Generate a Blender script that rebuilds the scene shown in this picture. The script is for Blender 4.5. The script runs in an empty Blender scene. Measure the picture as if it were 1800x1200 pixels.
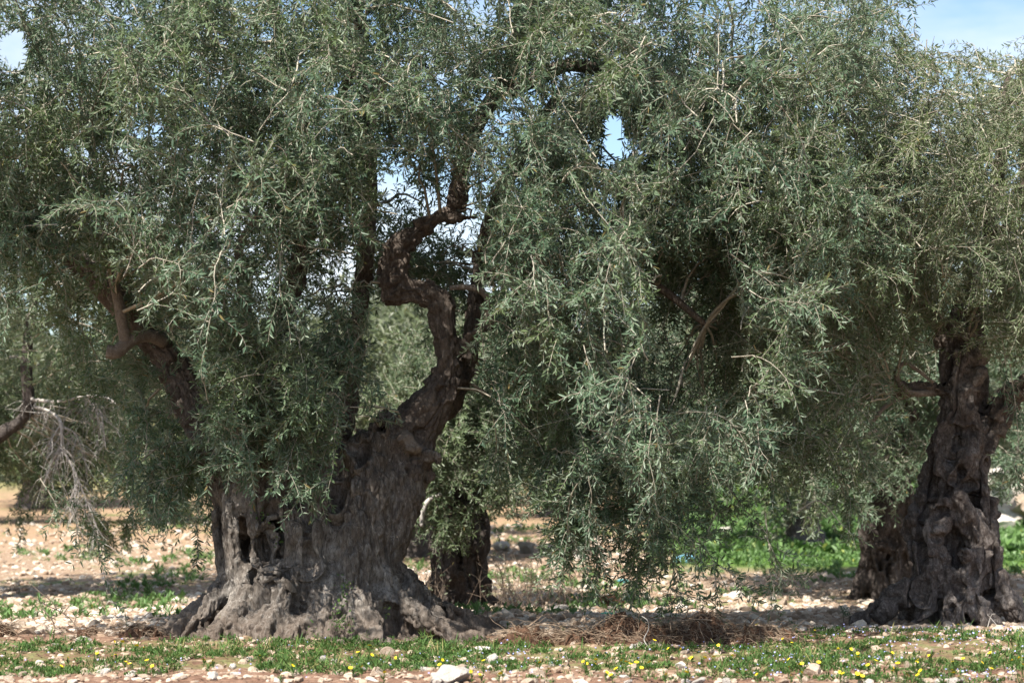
import bpy, math
import numpy as np
from mathutils import Vector

rng = np.random.default_rng(11)
F = 3500.0          # focal length in pixels of the 1800 px wide photograph
HZ = 830.0          # horizon row
CH = 1.4            # camera height
scene = bpy.context.scene
COL = scene.collection


def P(px, py, Y):
    """pixel of the photograph at distance Y -> world point"""
    return np.array([(px - 900.0) / F * Y, Y, CH + (HZ - py) / F * Y])


def pxy(p):
    p = np.asarray(p)
    return p[..., 0] / p[..., 1] * F + 900.0, HZ - (p[..., 2] - CH) / p[..., 1] * F


# ---------------------------------------------------------------- noise
def _h(ix, iy, iz, s):
    with np.errstate(over='ignore'):
        n = (ix.astype(np.uint32) * np.uint32(374761393) + iy.astype(np.uint32) * np.uint32(668265263)
             + iz.astype(np.uint32) * np.uint32(2147483647) + np.uint32((s * 144665) & 0xffffffff))
        n = (n ^ (n >> np.uint32(13))) * np.uint32(1274126177)
        n = (n ^ (n >> np.uint32(15))) * np.uint32(2246822519)
        n = n ^ (n >> np.uint32(16))
    return n.astype(np.float64) / 4294967295.0


def vnoise(p, s=0):
    p = np.asarray(p, float)
    i = np.floor(p).astype(np.int64)
    f = p - i
    f = f * f * f * (f * (f * 6 - 15) + 10)
    x, y, z = i[..., 0], i[..., 1], i[..., 2]
    fx, fy, fz = f[..., 0], f[..., 1], f[..., 2]
    r = 0
    for a in (0, 1):
        wx = fx if a else 1 - fx
        for b in (0, 1):
            wy = fy if b else 1 - fy
            for c in (0, 1):
                wz = fz if c else 1 - fz
                r = r + wx * wy * wz * _h(x + a, y + b, z + c, s)
    return r


def fbm(p, o=4, s=0):
    r, a, t = 0, 1.0, 0
    p = np.asarray(p, float)
    for k in range(o):
        r = r + a * vnoise(p, s + k)
        t += a
        a *= .5
        p = p * 2.03 + 7.1
    return r / t


GY = np.array([-60, 13, 19, 21.5, 24, 28, 32, 40, 55, 80, 120, 160, 420.])
GZ = np.array([0, 0, 0, -.13, -.28, -.2, -.02, .1, .35, 1.6, 6.5, 9.0, 13.])


def ground_z(x, y):
    x = np.asarray(x, float); y = np.asarray(y, float)
    z = 0
    for d in (-1.5, 0, 1.5):
        z = z + np.interp(y + d, GY, GZ) / 3
    q = np.stack([x * .55, y * .55, np.zeros_like(x)], -1)
    z = z + (fbm(q, 3, 5) - .5) * .10
    q = np.stack([x * 4, y * 4, np.zeros_like(x)], -1)
    z = z + (fbm(q, 2, 9) - .5) * .035
    return z


def nrm(v):
    return v / np.maximum(np.linalg.norm(v, axis=-1, keepdims=True), 1e-9)


# ---------------------------------------------------------------- objects
def tag(o, label=None, cat=None, group=None, kind=None):
    if label: o['label'] = label
    if cat: o['category'] = cat
    if group: o['group'] = group
    if kind: o['kind'] = kind
    return o


def thing(name, loc, label, cat, group=None, rz=0):
    o = bpy.data.objects.new(name, None)
    o.empty_display_size = .2
    COL.objects.link(o)
    o.location = [float(a) for a in loc]
    o.rotation_euler = (0, 0, rz)
    return tag(o, label, cat, group)


def make_mesh(name, verts, faces, mats, smooth=True, tint=None, midx=None):
    """faces: (n,3) / (n,4) array or a list of such arrays"""
    me = bpy.data.meshes.new(name)
    verts = np.ascontiguousarray(verts, dtype=np.float32)
    if isinstance(faces, np.ndarray): faces = [faces]
    faces = [f for f in faces if len(f)]
    me.vertices.add(len(verts))
    me.vertices.foreach_set('co', verts.ravel())
    loops = np.concatenate([f.ravel() for f in faces]).astype(np.int32)
    tot = np.concatenate([np.full(len(f), f.shape[1], np.int32) for f in faces])
    st = np.concatenate([[0], np.cumsum(tot)[:-1]]).astype(np.int32)
    me.loops.add(len(loops))
    me.loops.foreach_set('vertex_index', loops)
    me.polygons.add(len(tot))
    me.polygons.foreach_set('loop_start', st)
    me.polygons.foreach_set('loop_total', tot)
    if midx is not None:
        me.polygons.foreach_set('material_index', np.asarray(midx, np.int32))
    me.polygons.foreach_set('use_smooth', np.full(len(tot), bool(smooth)))
    if tint is not None:
        a = me.attributes.new('tint', 'FLOAT', 'FACE')
        a.data.foreach_set('value', np.asarray(tint, np.float32))
    if not isinstance(mats, (list, tuple)): mats = [mats]
    for m in mats: me.materials.append(m)
    me.update(calc_edges=True)
    return me


def add(name, me, parent=None, loc=(0, 0, 0), rot=(0, 0, 0), sc=None):
    o = bpy.data.objects.new(name, me)
    COL.objects.link(o)
    o.location = [float(a) for a in loc]
    o.rotation_euler = [float(a) for a in rot]
    if sc is not None: o.scale = [float(a) for a in sc]
    if parent: o.parent = parent
    return o


# ---------------------------------------------------------------- materials
def newmat(name):
    m = bpy.data.materials.new(name)
    m.use_nodes = True
    nt = m.node_tree
    for n in list(nt.nodes): nt.nodes.remove(n)
    out = nt.nodes.new('ShaderNodeOutputMaterial')
    b = nt.nodes.new('ShaderNodeBsdfPrincipled')
    nt.links.new(b.outputs[0], out.inputs[0])
    return m, nt, b, out


def node(nt, t, **kw):
    n = nt.nodes.new(t)
    for k, v in kw.items():
        if k in n.inputs.keys() if hasattr(n.inputs, 'keys') else False:
            n.inputs[k].default_value = v
        else:
            setattr(n, k, v)
    return n


def ramp(nt, fac, stops):
    r = nt.nodes.new('ShaderNodeValToRGB')
    els = r.color_ramp.elements
    while len(els) < len(stops): els.new(.5)
    for e, (p, c) in zip(els, stops):
        e.position = p
        e.color = (c[0], c[1], c[2], 1) if not np.isscalar(c) else (c, c, c, 1)
    nt.links.new(fac, r.inputs[0])
    return r.outputs[0]


def mixc(nt, fac, a, b):
    m = nt.nodes.new('ShaderNodeMix')
    m.data_type = 'RGBA'
    for s, v in ((m.inputs[0], fac), (m.inputs[6], a), (m.inputs[7], b)):
        if hasattr(v, 'is_output'):
            nt.links.new(v, s)
        elif np.isscalar(v):
            s.default_value = v
        else:
            s.default_value = (v[0], v[1], v[2], 1)
    return m.outputs[2]


def math_n(nt, op, a, b=None, c=None, clamp=False):
    m = nt.nodes.new('ShaderNodeMath')
    m.operation = op
    m.use_clamp = clamp
    for i, v in enumerate((a, b, c)):
        if v is None: continue
        if hasattr(v, 'is_output'): nt.links.new(v, m.inputs[i])
        else: m.inputs[i].default_value = v
    return m.outputs[0]


def coords(nt, scale=(1, 1, 1), rot=(0, 0, 0)):
    t = nt.nodes.new('ShaderNodeTexCoord')
    m = nt.nodes.new('ShaderNodeMapping')
    m.inputs['Scale'].default_value = scale
    m.inputs['Rotation'].default_value = rot
    nt.links.new(t.outputs['Object'], m.inputs['Vector'])
    return m.outputs[0]


def noise(nt, vec, scale, detail=5, rough=.6, dist=0.0):
    n = nt.nodes.new('ShaderNodeTexNoise')
    n.inputs['Scale'].default_value = scale
    n.inputs['Detail'].default_value = detail
    n.inputs['Roughness'].default_value = rough
    n.inputs['Distortion'].default_value = dist
    nt.links.new(vec, n.inputs['Vector'])
    return n.outputs['Fac']


def bump(nt, b, h, strength, dist):
    n = nt.nodes.new('ShaderNodeBump')
    n.inputs['Strength'].default_value = strength
    n.inputs['Distance'].default_value = dist
    nt.links.new(h, n.inputs['Height'])
    nt.links.new(n.outputs[0], b.inputs['Normal'])
    return n


def mat_leaf(name, dark, light, under, dry=(.22, .17, .07), trans=.22, rough=.42, dry_at=.955):
    m, nt, b, out = newmat(name)
    at = nt.nodes.new('ShaderNodeAttribute')
    at.attribute_name = 'tint'
    top = ramp(nt, at.outputs['Fac'], [(0, dark), (.8, light), (dry_at, light), (dry_at + .03, dry)])
    g = nt.nodes.new('ShaderNodeNewGeometry')
    hue = ramp(nt, noise(nt, coords(nt), .9, 3, .6), [(.48, 0.0), (.66, .85)])
    top = mixc(nt, hue, top, mixc(nt, .65, top, (.135, .165, .050)))
    und = mixc(nt, math_n(nt, 'GREATER_THAN', at.outputs['Fac'], dry_at + .02), under, dry)
    c = mixc(nt, g.outputs['Backfacing'], top, und)
    nt.links.new(c, b.inputs['Base Color'])
    rg = math_n(nt, 'MULTIPLY_ADD', g.outputs['Backfacing'], .35, rough)
    nt.links.new(rg, b.inputs['Roughness'])
    b.inputs['Specular IOR Level'].default_value = .42
    tr = nt.nodes.new('ShaderNodeBsdfTranslucent')
    nt.links.new(mixc(nt, .5, top, (.10, .15, .03)), tr.inputs['Color'])
    mx = nt.nodes.new('ShaderNodeMixShader')
    mx.inputs[0].default_value = trans
    nt.links.new(b.outputs[0], mx.inputs[1])
    nt.links.new(tr.outputs[0], mx.inputs[2])
    nt.links.new(mx.outputs[0], out.inputs[0])
    return m


def mat_bark(name, dark, mid, light, zs=.32, soil=None):
    m, nt, b, out = newmat(name)
    v = coords(nt, (1, 1, zs))
    v2 = coords(nt, (1, 1, 1))
    n1 = noise(nt, v, 26, 8, .68, .6)
    n2 = noise(nt, v2, 2.2, 4, .6, .8)
    n3 = noise(nt, v, 90, 4, .7)
    c = ramp(nt, n1, [(.30, dark), (.5, mid), (.72, light)])
    c2 = ramp(nt, n2, [(.34, tuple(x * .62 for x in mid)), (.52, mid), (.68, light)])
    c = mixc(nt, .42, c, c2)
    n5 = noise(nt, v, 70, 3, .6)
    c = mixc(nt, ramp(nt, n5, [(.36, .55), (.5, 0.0)]), c, dark)
    # pale lichen flecks
    n4 = noise(nt, v2, 13, 6, .75)
    fl = ramp(nt, n4, [(.60, 0.0), (.68, 1.0)])
    c = mixc(nt, math_n(nt, 'MULTIPLY', fl, .45), c, tuple(min(1, x * 1.35) for x in light))
    if soil:    # earth and litter lying on the root skirt, with a ragged upper rim
        sp = nt.nodes.new('ShaderNodeSeparateXYZ')
        nt.links.new(v2, sp.inputs[0])
        zz = math_n(nt, 'MULTIPLY_ADD', n2, -.55, sp.outputs[2])
        zz = math_n(nt, 'MULTIPLY_ADD', n4, -.35, zz)
        c = mixc(nt, ramp(nt, math_n(nt, 'ADD', zz, .75), [(.40, .6), (.60, 0.0)]), c, ramp(nt, noise(nt, v2, 34, 6, .7), [(.3, (.050, .035, .026)), (.55, (.115, .084, .064)), (.75, (.22, .175, .14))]))
    nt.links.new(c, b.inputs['Base Color'])
    b.inputs['Roughness'].default_value = .92
    b.inputs['Specular IOR Level'].default_value = .2
    h = math_n(nt, 'MULTIPLY_ADD', n3, .45, n1)
    bump(nt, b, h, .95, .022)
    return m


def mat_simple(name, c1, c2, scale=8, rough=.85, bstr=.3, bd=.01, spec=.3, detail=5):
    m, nt, b, out = newmat(name)
    v = coords(nt)
    n = noise(nt, v, scale, detail, .65)
    nt.links.new(ramp(nt, n, [(.32, c1), (.68, c2)]), b.inputs['Base Color'])
    b.inputs['Roughness'].default_value = rough
    b.inputs['Specular IOR Level'].default_value = spec
    if bstr: bump(nt, b, n, bstr, bd)
    return m


def mat_tint(name, stops, rough=.85, trans=0, bscale=None, noise_mix=None):
    """colour from the per-face tint attribute"""
    m, nt, b, out = newmat(name)
    at = nt.nodes.new('ShaderNodeAttribute')
    at.attribute_name = 'tint'
    c = ramp(nt, at.outputs['Fac'], stops)
    if bscale:
        v = coords(nt)
        n = noise(nt, v, bscale, 6, .7)
        c = mixc(nt, ramp(nt, n, [(.35, .0), (.75, .55)]), c, noise_mix)
        bump(nt, b, n, .6, .015)
    nt.links.new(c, b.inputs['Base Color'])
    b.inputs['Roughness'].default_value = rough
    b.inputs['Specular IOR Level'].default_value = .25
    if trans:
        tr = nt.nodes.new('ShaderNodeBsdfTranslucent')
        nt.links.new(c, tr.inputs['Color'])
        mx = nt.nodes.new('ShaderNodeMixShader')
        mx.inputs[0].default_value = trans
        nt.links.new(b.outputs[0], mx.inputs[1])
        nt.links.new(tr.outputs[0], mx.inputs[2])
        nt.links.new(mx.outputs[0], out.inputs[0])
    return m


LEAF = mat_leaf('olive_leaf', (.034, .072, .043), (.138, .205, .126), (.25, .30, .22), trans=.36)
LEAF_OLIVE = mat_leaf('olive_leaf_yellowish', (.050, .078, .038), (.152, .192, .094), (.26, .29, .185), trans=.36)
LEAF_PALE = mat_leaf('olive_leaf_pale', (.058, .090, .046), (.160, .215, .115), (.30, .34, .24), trans=.36)
LEAF_FAR = mat_leaf('olive_leaf_far', (.050, .068, .034), (.120, .145, .075), (.24, .26, .18), trans=.3)
BARK = mat_bark('olive_bark', (.026, .020, .016), (.142, .120, .101), (.42, .39, .35), soil=True)
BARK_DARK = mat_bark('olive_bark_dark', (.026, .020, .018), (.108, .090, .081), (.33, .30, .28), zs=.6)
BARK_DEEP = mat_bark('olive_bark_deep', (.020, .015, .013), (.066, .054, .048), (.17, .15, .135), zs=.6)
LIMB_BARK = mat_bark('limb_bark', (.034, .026, .021), (.125, .100, .082), (.28, .24, .205), zs=.5)
PALE_BARK = mat_bark('pale_bark', (.12, .095, .075), (.22, .185, .155), (.34, .30, .26), zs=1.0)
TWIG = mat_simple('twig_bark', (.22, .195, .15), (.46, .42, .34), 30, .8, 0)
DEADWOOD = mat_simple('dead_wood', (.26, .235, .21), (.46, .43, .40), 22, .85, 0)


# ---------------------------------------------------------------- sdf trunks
def catmull(pts, n):
    pts = np.asarray(pts, float)
    Q = np.vstack([2 * pts[0] - pts[1], pts, 2 * pts[-1] - pts[-2]])
    out = []
    for i in range(len(pts) - 1):
        a, b, c, d = Q[i:i + 4]
        for k in range(n):
            t = k / n
            out.append(.5 * (2 * b + (c - a) * t + (2 * a - 5 * b + 4 * c - d) * t * t + (3 * b - a - 3 * c + d) * t ** 3))
    out.append(pts[-1])
    r = np.array(out)
    if r.shape[1] > 3: r[:, 3] = np.maximum(r[:, 3], .002)
    return r


def chain(Y0, lst):
    """[(px,py,dy,r_px)] -> (n,4) world points with radii"""
    out = []
    for px, py, dy, r in lst:
        p = P(px, py, Y0 + dy)
        out.append([p[0], p[1], p[2], r * Y0 / F])
    return np.array(out)


class Grid:
    def __init__(s, lo, hi, h):
        s.lo = np.array(lo, float); s.h = h
        s.n = np.ceil((np.array(hi) - s.lo) / h).astype(int) + 1
        s.v = np.full(s.n, 9.0, np.float32)
        s.lab = np.zeros(s.n, np.int8)
        s.ax = [s.lo[i] + h * np.arange(s.n[i]) for i in range(3)]

    def box(s, lo, hi):
        a = np.clip(np.floor((lo - s.lo) / s.h).astype(int), 0, s.n)
        b = np.clip(np.ceil((hi - s.lo) / s.h).astype(int) + 1, 0, s.n)
        if np.any(b <= a): return None
        sl = tuple(slice(a[i], b[i]) for i in range(3))
        X = s.ax[0][a[0]:b[0], None, None]; Y = s.ax[1][None, a[1]:b[1], None]; Z = s.ax[2][None, None, a[2]:b[2]]
        return sl, X, Y, Z

    def union(s, sl, d, k, lab):
        o = s.v[sl]
        h = np.clip(.5 + .5 * (o - d) / k, 0, 1)
        L = s.lab[sl]
        L[d < o] = lab
        s.v[sl] = o * (1 - h) + d * h - k * h * (1 - h)

    def tube(s, pts, lab, k=.05, sub=3):
        q = catmull(pts, sub)
        for a, b in zip(q[:-1], q[1:]):
            r = max(a[3], b[3]) + k + .04
            bx = s.box(np.minimum(a[:3], b[:3]) - r, np.maximum(a[:3], b[:3]) + r)
            if bx is None: continue
            sl, X, Y, Z = bx
            d = b[:3] - a[:3]
            t = np.clip(((X - a[0]) * d[0] + (Y - a[1]) * d[1] + (Z - a[2]) * d[2]) / max(d @ d, 1e-9), 0, 1)
            dist = np.sqrt((X - a[0] - t * d[0]) ** 2 + (Y - a[1] - t * d[1]) ** 2 + (Z - a[2] - t * d[2]) ** 2)
            s.union(sl, (dist - (a[3] + t * (b[3] - a[3]))).astype(np.float32), k, lab)

    def ell(s, c, r, lab, k=.05, sub=False):
        r = np.array(r, float)
        m = k + .05
        bx = s.box(c - r - m, c + r + m)
        if bx is None: return
        sl, X, Y, Z = bx
        q = np.sqrt(((X - c[0]) / r[0]) ** 2 + ((Y - c[1]) / r[1]) ** 2 + ((Z - c[2]) / r[2]) ** 2)
        d = ((q - 1) * r.min()).astype(np.float32)
        if sub:
            o = s.v[sl]
            d = -d
            h = np.clip(.5 - .5 * (o - d) / k, 0, 1)
            s.v[sl] = o * (1 - h) + d * h + k * h * (1 - h)
        else:
            s.union(sl, d, k, lab)

    def mesh(s):
        v = s.v; ins = v < 0
        nx, ny, nz = v.shape
        cnt = np.zeros((nx - 1, ny - 1, nz - 1), np.int8)
        cs = [(a, b, c) for a in (0, 1) for b in (0, 1) for c in (0, 1)]
        for a, b, c in cs: cnt += ins[a:nx - 1 + a, b:ny - 1 + b, c:nz - 1 + c]
        act = (cnt > 0) & (cnt < 8)
        ii = np.argwhere(act)
        idx = np.full(act.shape, -1, np.int32)
        idx[act] = np.arange(len(ii))
        acc = np.zeros((len(ii), 3)); num = np.zeros(len(ii))
        for a in cs:
            for ax in range(3):
                if a[ax]: continue
                b = list(a); b[ax] = 1
                v0 = v[ii[:, 0] + a[0], ii[:, 1] + a[1], ii[:, 2] + a[2]]
                v1 = v[ii[:, 0] + b[0], ii[:, 1] + b[1], ii[:, 2] + b[2]]
                m = (v0 < 0) != (v1 < 0)
                t = np.where(m, v0 / np.where(m, v0 - v1, 1), 0)
                p = np.array(a, float)[None] + t[:, None] * (np.array(b) - np.array(a))[None]
                acc[m] += p[m]; num[m] += 1
        verts = s.lo + s.h * (ii + acc / num[:, None])
        lab = s.lab[ii[:, 0], ii[:, 1], ii[:, 2]]
        fs = []
        for ax in range(3):
            u, w = (ax + 1) % 3, (ax + 2) % 3
            s0 = [slice(1, -1)] * 3; s0[ax] = slice(0, -1)
            s1 = [slice(1, -1)] * 3; s1[ax] = slice(1, None)
            a0 = ins[tuple(s0)]; a1 = ins[tuple(s1)]
            e = np.argwhere(a0 != a1)
            f0 = a0[tuple(e.T)]
            e = e.copy(); e[:, u] += 1; e[:, w] += 1
            q = []
            for du, dw in ((-1, -1), (0, -1), (0, 0), (-1, 0)):
                c = e.copy(); c[:, u] += du; c[:, w] += dw
                q.append(idx[c[:, 0], c[:, 1], c[:, 2]])
            q = np.stack(q, 1)
            q[~f0] = q[~f0][:, ::-1]
            fs.append(q)
        f = np.concatenate(fs)
        return verts, f[(f >= 0).all(1)], lab


def vnormals(v, f):
    a = v[f[:, 2]] - v[f[:, 0]]; b = v[f[:, 3]] - v[f[:, 1]]
    n = np.cross(a, b)
    out = np.zeros_like(v)
    for k in range(4):
        for c in range(3):
            out[:, c] += np.bincount(f[:, k], n[:, c], len(v))
    return nrm(out)


def gnarl(v, f, axis, amp=.03, crack=.02, fine=.006, fr=1.0, bil=.03, st=.62):
    """bark relief along the normals: lumps, folds between swellings, long cracks, fine flakes"""
    n = vnormals(v, f)
    q = v - .78 * (v * axis).sum(1, keepdims=True) * axis
    w = v + .12 * np.stack([vnoise(v * 3 + i * 17, 40 + i) - .5 for i in range(3)], -1)
    f0 = np.abs(2 * fbm((v - .84 * (v * axis).sum(1, keepdims=True) * axis + .10 * (w - v) / .12) * 3.6 * fr, 2, 33) - 1)
    fur = -bil * 1.3 * np.exp(-(f0 / .11) ** 2)
    w2 = v + .22 * np.stack([vnoise(v * 2.3 + i * 13, 60 + i) - .5 for i in range(3)], -1)
    qw = w2 - st * (w2 * axis).sum(1, keepdims=True) * axis
    lump = (fbm(w * 4.2 * fr, 3, 21) - .5) * 2 * amp
    b1 = np.abs(2 * vnoise(qw * 6.5 * fr, 71) - 1) ** .7
    b2 = np.abs(2 * vnoise(qw * 14 * fr, 72) - 1) ** .8
    fold = bil * (b1 - .55) + bil * .45 * (b2 - .5)
    c1 = np.abs(2 * fbm((q + .05 * w) * 9 * fr, 3, 31) - 1)
    cr = -crack * np.exp(-(c1 / .12) ** 2)
    c2 = np.abs(2 * fbm(q * 24 * fr, 2, 35) - 1)
    cr2 = -crack * .5 * np.exp(-(c2 / .2) ** 2)
    fl = (fbm(q * 46, 2, 51) - .5) * 2 * fine
    return v + n * (lump + fur + fold + cr + cr2 + fl)[:, None]


def split_parts(verts, faces, lab, names, mats, parent, base):
    """one mesh per label, all cut from the same continuous surface"""
    fl = np.sort(lab[faces], 1)[:, 1]
    for l in np.unique(fl):
        f = faces[fl == l]
        u, inv = np.unique(f.ravel(), return_inverse=True)
        nm = names.get(int(l), 'limb')
        me = make_mesh(nm, verts[u] - base, inv.reshape(-1, 4), mats.get(int(l), BARK))
        add(nm, me, parent)


def tube_mesh(pts, sides=8, rough=.12, seed=0, sub=5, cap=True):
    q = catmull(pts, sub)
    c, r = q[:, :3], q[:, 3]
    t = nrm(np.gradient(c, axis=0))
    u = np.cross(t, np.array([.3, .2, 1.])); u = nrm(u)
    for i in range(1, len(u)):
        w = u[i - 1] - t[i] * (u[i - 1] @ t[i]); u[i] = w / np.linalg.norm(w)
    w = np.cross(t, u)
    an = np.linspace(0, 2 * np.pi, sides, endpoint=False)
    V = c[:, None] + (np.cos(an)[None, :, None] * u[:, None] + np.sin(an)[None, :, None] * w[:, None]) * r[:, None, None]
    nz = (fbm(V * 9, 3, 60 + seed) - .5) * 2 * rough
    V = c[:, None] + (V - c[:, None]) * (1 + nz[..., None])
    K = len(c)
    i = np.arange(K - 1)[:, None] * sides; j = np.arange(sides)[None]; j2 = (j + 1) % sides
    f = np.stack([i + j, i + j2, i + sides + j2, i + sides + j], -1).reshape(-1, 4)
    V = V.reshape(-1, 3)
    if cap:
        n = len(V)
        V = np.vstack([V, c[0], c[-1]])
        a = np.arange(sides)
        t1 = np.stack([np.full(sides, n), (a + 1) % sides, a], 1)
        t2 = np.stack([np.full(sides, n + 1), (K - 1) * sides + a, (K - 1) * sides + (a + 1) % sides], 1)
        return V, [f, t1, t2]
    return V, [f]


def merge(lst):
    V, Q, T, o = [], [], [], 0
    for v, fs in lst:
        V.append(v)
        for f in fs:
            (Q if f.shape[1] == 4 else T).append(f + o)
        o += len(v)
    out = []
    if Q: out.append(np.concatenate(Q))
    if T: out.append(np.concatenate(T))
    return np.concatenate(V), out


# ---------------------------------------------------------------- foliage
def grow(st, d, length, nseg, droop, wander, R):
    N = len(st)
    pts = np.empty((N, nseg + 1, 3)); pts[:, 0] = st
    d = nrm(d.copy())
    step = (length / nseg)[:, None]
    for k in range(nseg):
        d = d + wander * R.normal(size=(N, 3)) + np.array([0, 0, -1.]) * np.asarray(droop).reshape(-1, 1)
        d = nrm(d)
        pts[:, k + 1] = pts[:, k] + d * step
    return pts


def thin_tubes(pts, r0, r1):
    """three-sided stems for many paths at once"""
    N, K, _ = pts.shape
    t = nrm(np.gradient(pts, axis=1))
    u = nrm(np.cross(t, np.array([.37, .21, .9])))
    w = np.cross(t, u)
    r = (r0[:, None] + (r1 - r0)[:, None] * np.linspace(0, 1, K)[None])[..., None]
    V = np.stack([pts + r * (math.cos(a) * u + math.sin(a) * w) for a in (0, 2.094, 4.189)], 2)  # N,K,3,3
    base = (np.arange(N) * K * 3)[:, None, None] + (np.arange(K - 1) * 3)[None, :, None]
    j = np.arange(3)[None, None]; j2 = (j + 1) % 3
    f = np.stack([base + j, base + j2, base + 3 + j2, base + 3 + j], -1).reshape(-1, 4)
    return V.reshape(-1, 3), [f]


def leaf_mesh(p, d, n, L, W, fold=.25):
    n = nrm(n - d * (n * d).sum(-1, keepdims=True))
    s = np.cross(d, n)
    L = L[:, None]; W = W[:, None]
    up = n * W * fold
    v = np.stack([p, p + d * L * .32 + s * W * .5 + up, p + d * L * .70 + s * W * .42 + up,
                  p + d * L, p + d * L * .70 - s * W * .42 + up, p + d * L * .32 - s * W * .5 + up], 1)
    N = len(p)
    b = (np.arange(N) * 6)[:, None]
    # normals of both halves point along +n (the leaf's upper side)
    f = np.concatenate([b + np.array([[0, 1, 2, 3]]), b + np.array([[0, 3, 4, 5]])], 1).reshape(-1, 4)
    return v.reshape(-1, 3), f


def twig_leaves(pts, R, pairs, L, W, keep=1.0, t0=.08):
    """opposite leaves in crossed pairs along each twig path"""
    N, K, _ = pts.shape
    t = np.linspace(t0, 1, pairs)[None] + R.normal(0, .3 / pairs, (N, pairs))
    t = np.clip(t, 0, .999) * (K - 1)
    i = np.floor(t).astype(int); fr = (t - i)[..., None]
    ar = np.arange(N)[:, None]
    p = pts[ar, i] * (1 - fr) + pts[ar, i + 1] * fr
    tan = nrm(pts[ar, i + 1] - pts[ar, i])
    u = nrm(np.cross(tan, np.array([.2, .4, .8])))
    w = np.cross(tan, u)
    ph = R.uniform(0, 6.28, (N, 1)) + np.arange(pairs)[None] * 1.57 + R.normal(0, .35, (N, pairs))
    ps, ds, ns = [], [], []
    for sgn in (0, np.pi):
        rad = np.cos(ph + sgn)[..., None] * u + np.sin(ph + sgn)[..., None] * w
        al = R.normal(.85, .22, (N, pairs))[..., None]
        d = nrm(np.cos(al) * tan + np.sin(al) * rad + R.normal(0, .12, (N, pairs, 3)))
        n = tan * .70 + np.array([-.10, -.25, .75]) - rad * .25 + R.normal(0, .42, (N, pairs, 3))
        ps.append(p); ds.append(d); ns.append(n)
    p = np.concatenate([a.reshape(-1, 3) for a in ps]); d = np.concatenate([a.reshape(-1, 3) for a in ds])
    n = np.concatenate([a.reshape(-1, 3) for a in ns])
    if keep < 1:
        m = R.random(len(p)) < keep
        p, d, n = p[m], d[m], n[m]
    M = len(p)
    s = R.uniform(.62, 1.15, M)
    return leaf_mesh(p, d, n, L * s, W * s * R.uniform(.8, 1.2, M))


def in_void(pts, voids):
    px, py = pxy(pts)
    jit = .35 + 1.1 * vnoise(np.asarray(pts) * 5.0, 12) ** 1.0
    m = np.zeros(px.shape, bool)
    for (cx, cy, rx, ry, y0, y1) in voids:
        m |= (((px - cx) / rx) ** 2 + ((py - cy) / ry) ** 2 < jit) & (pts[..., 1] > y0) & (pts[..., 1] < y1)
    return m


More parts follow.
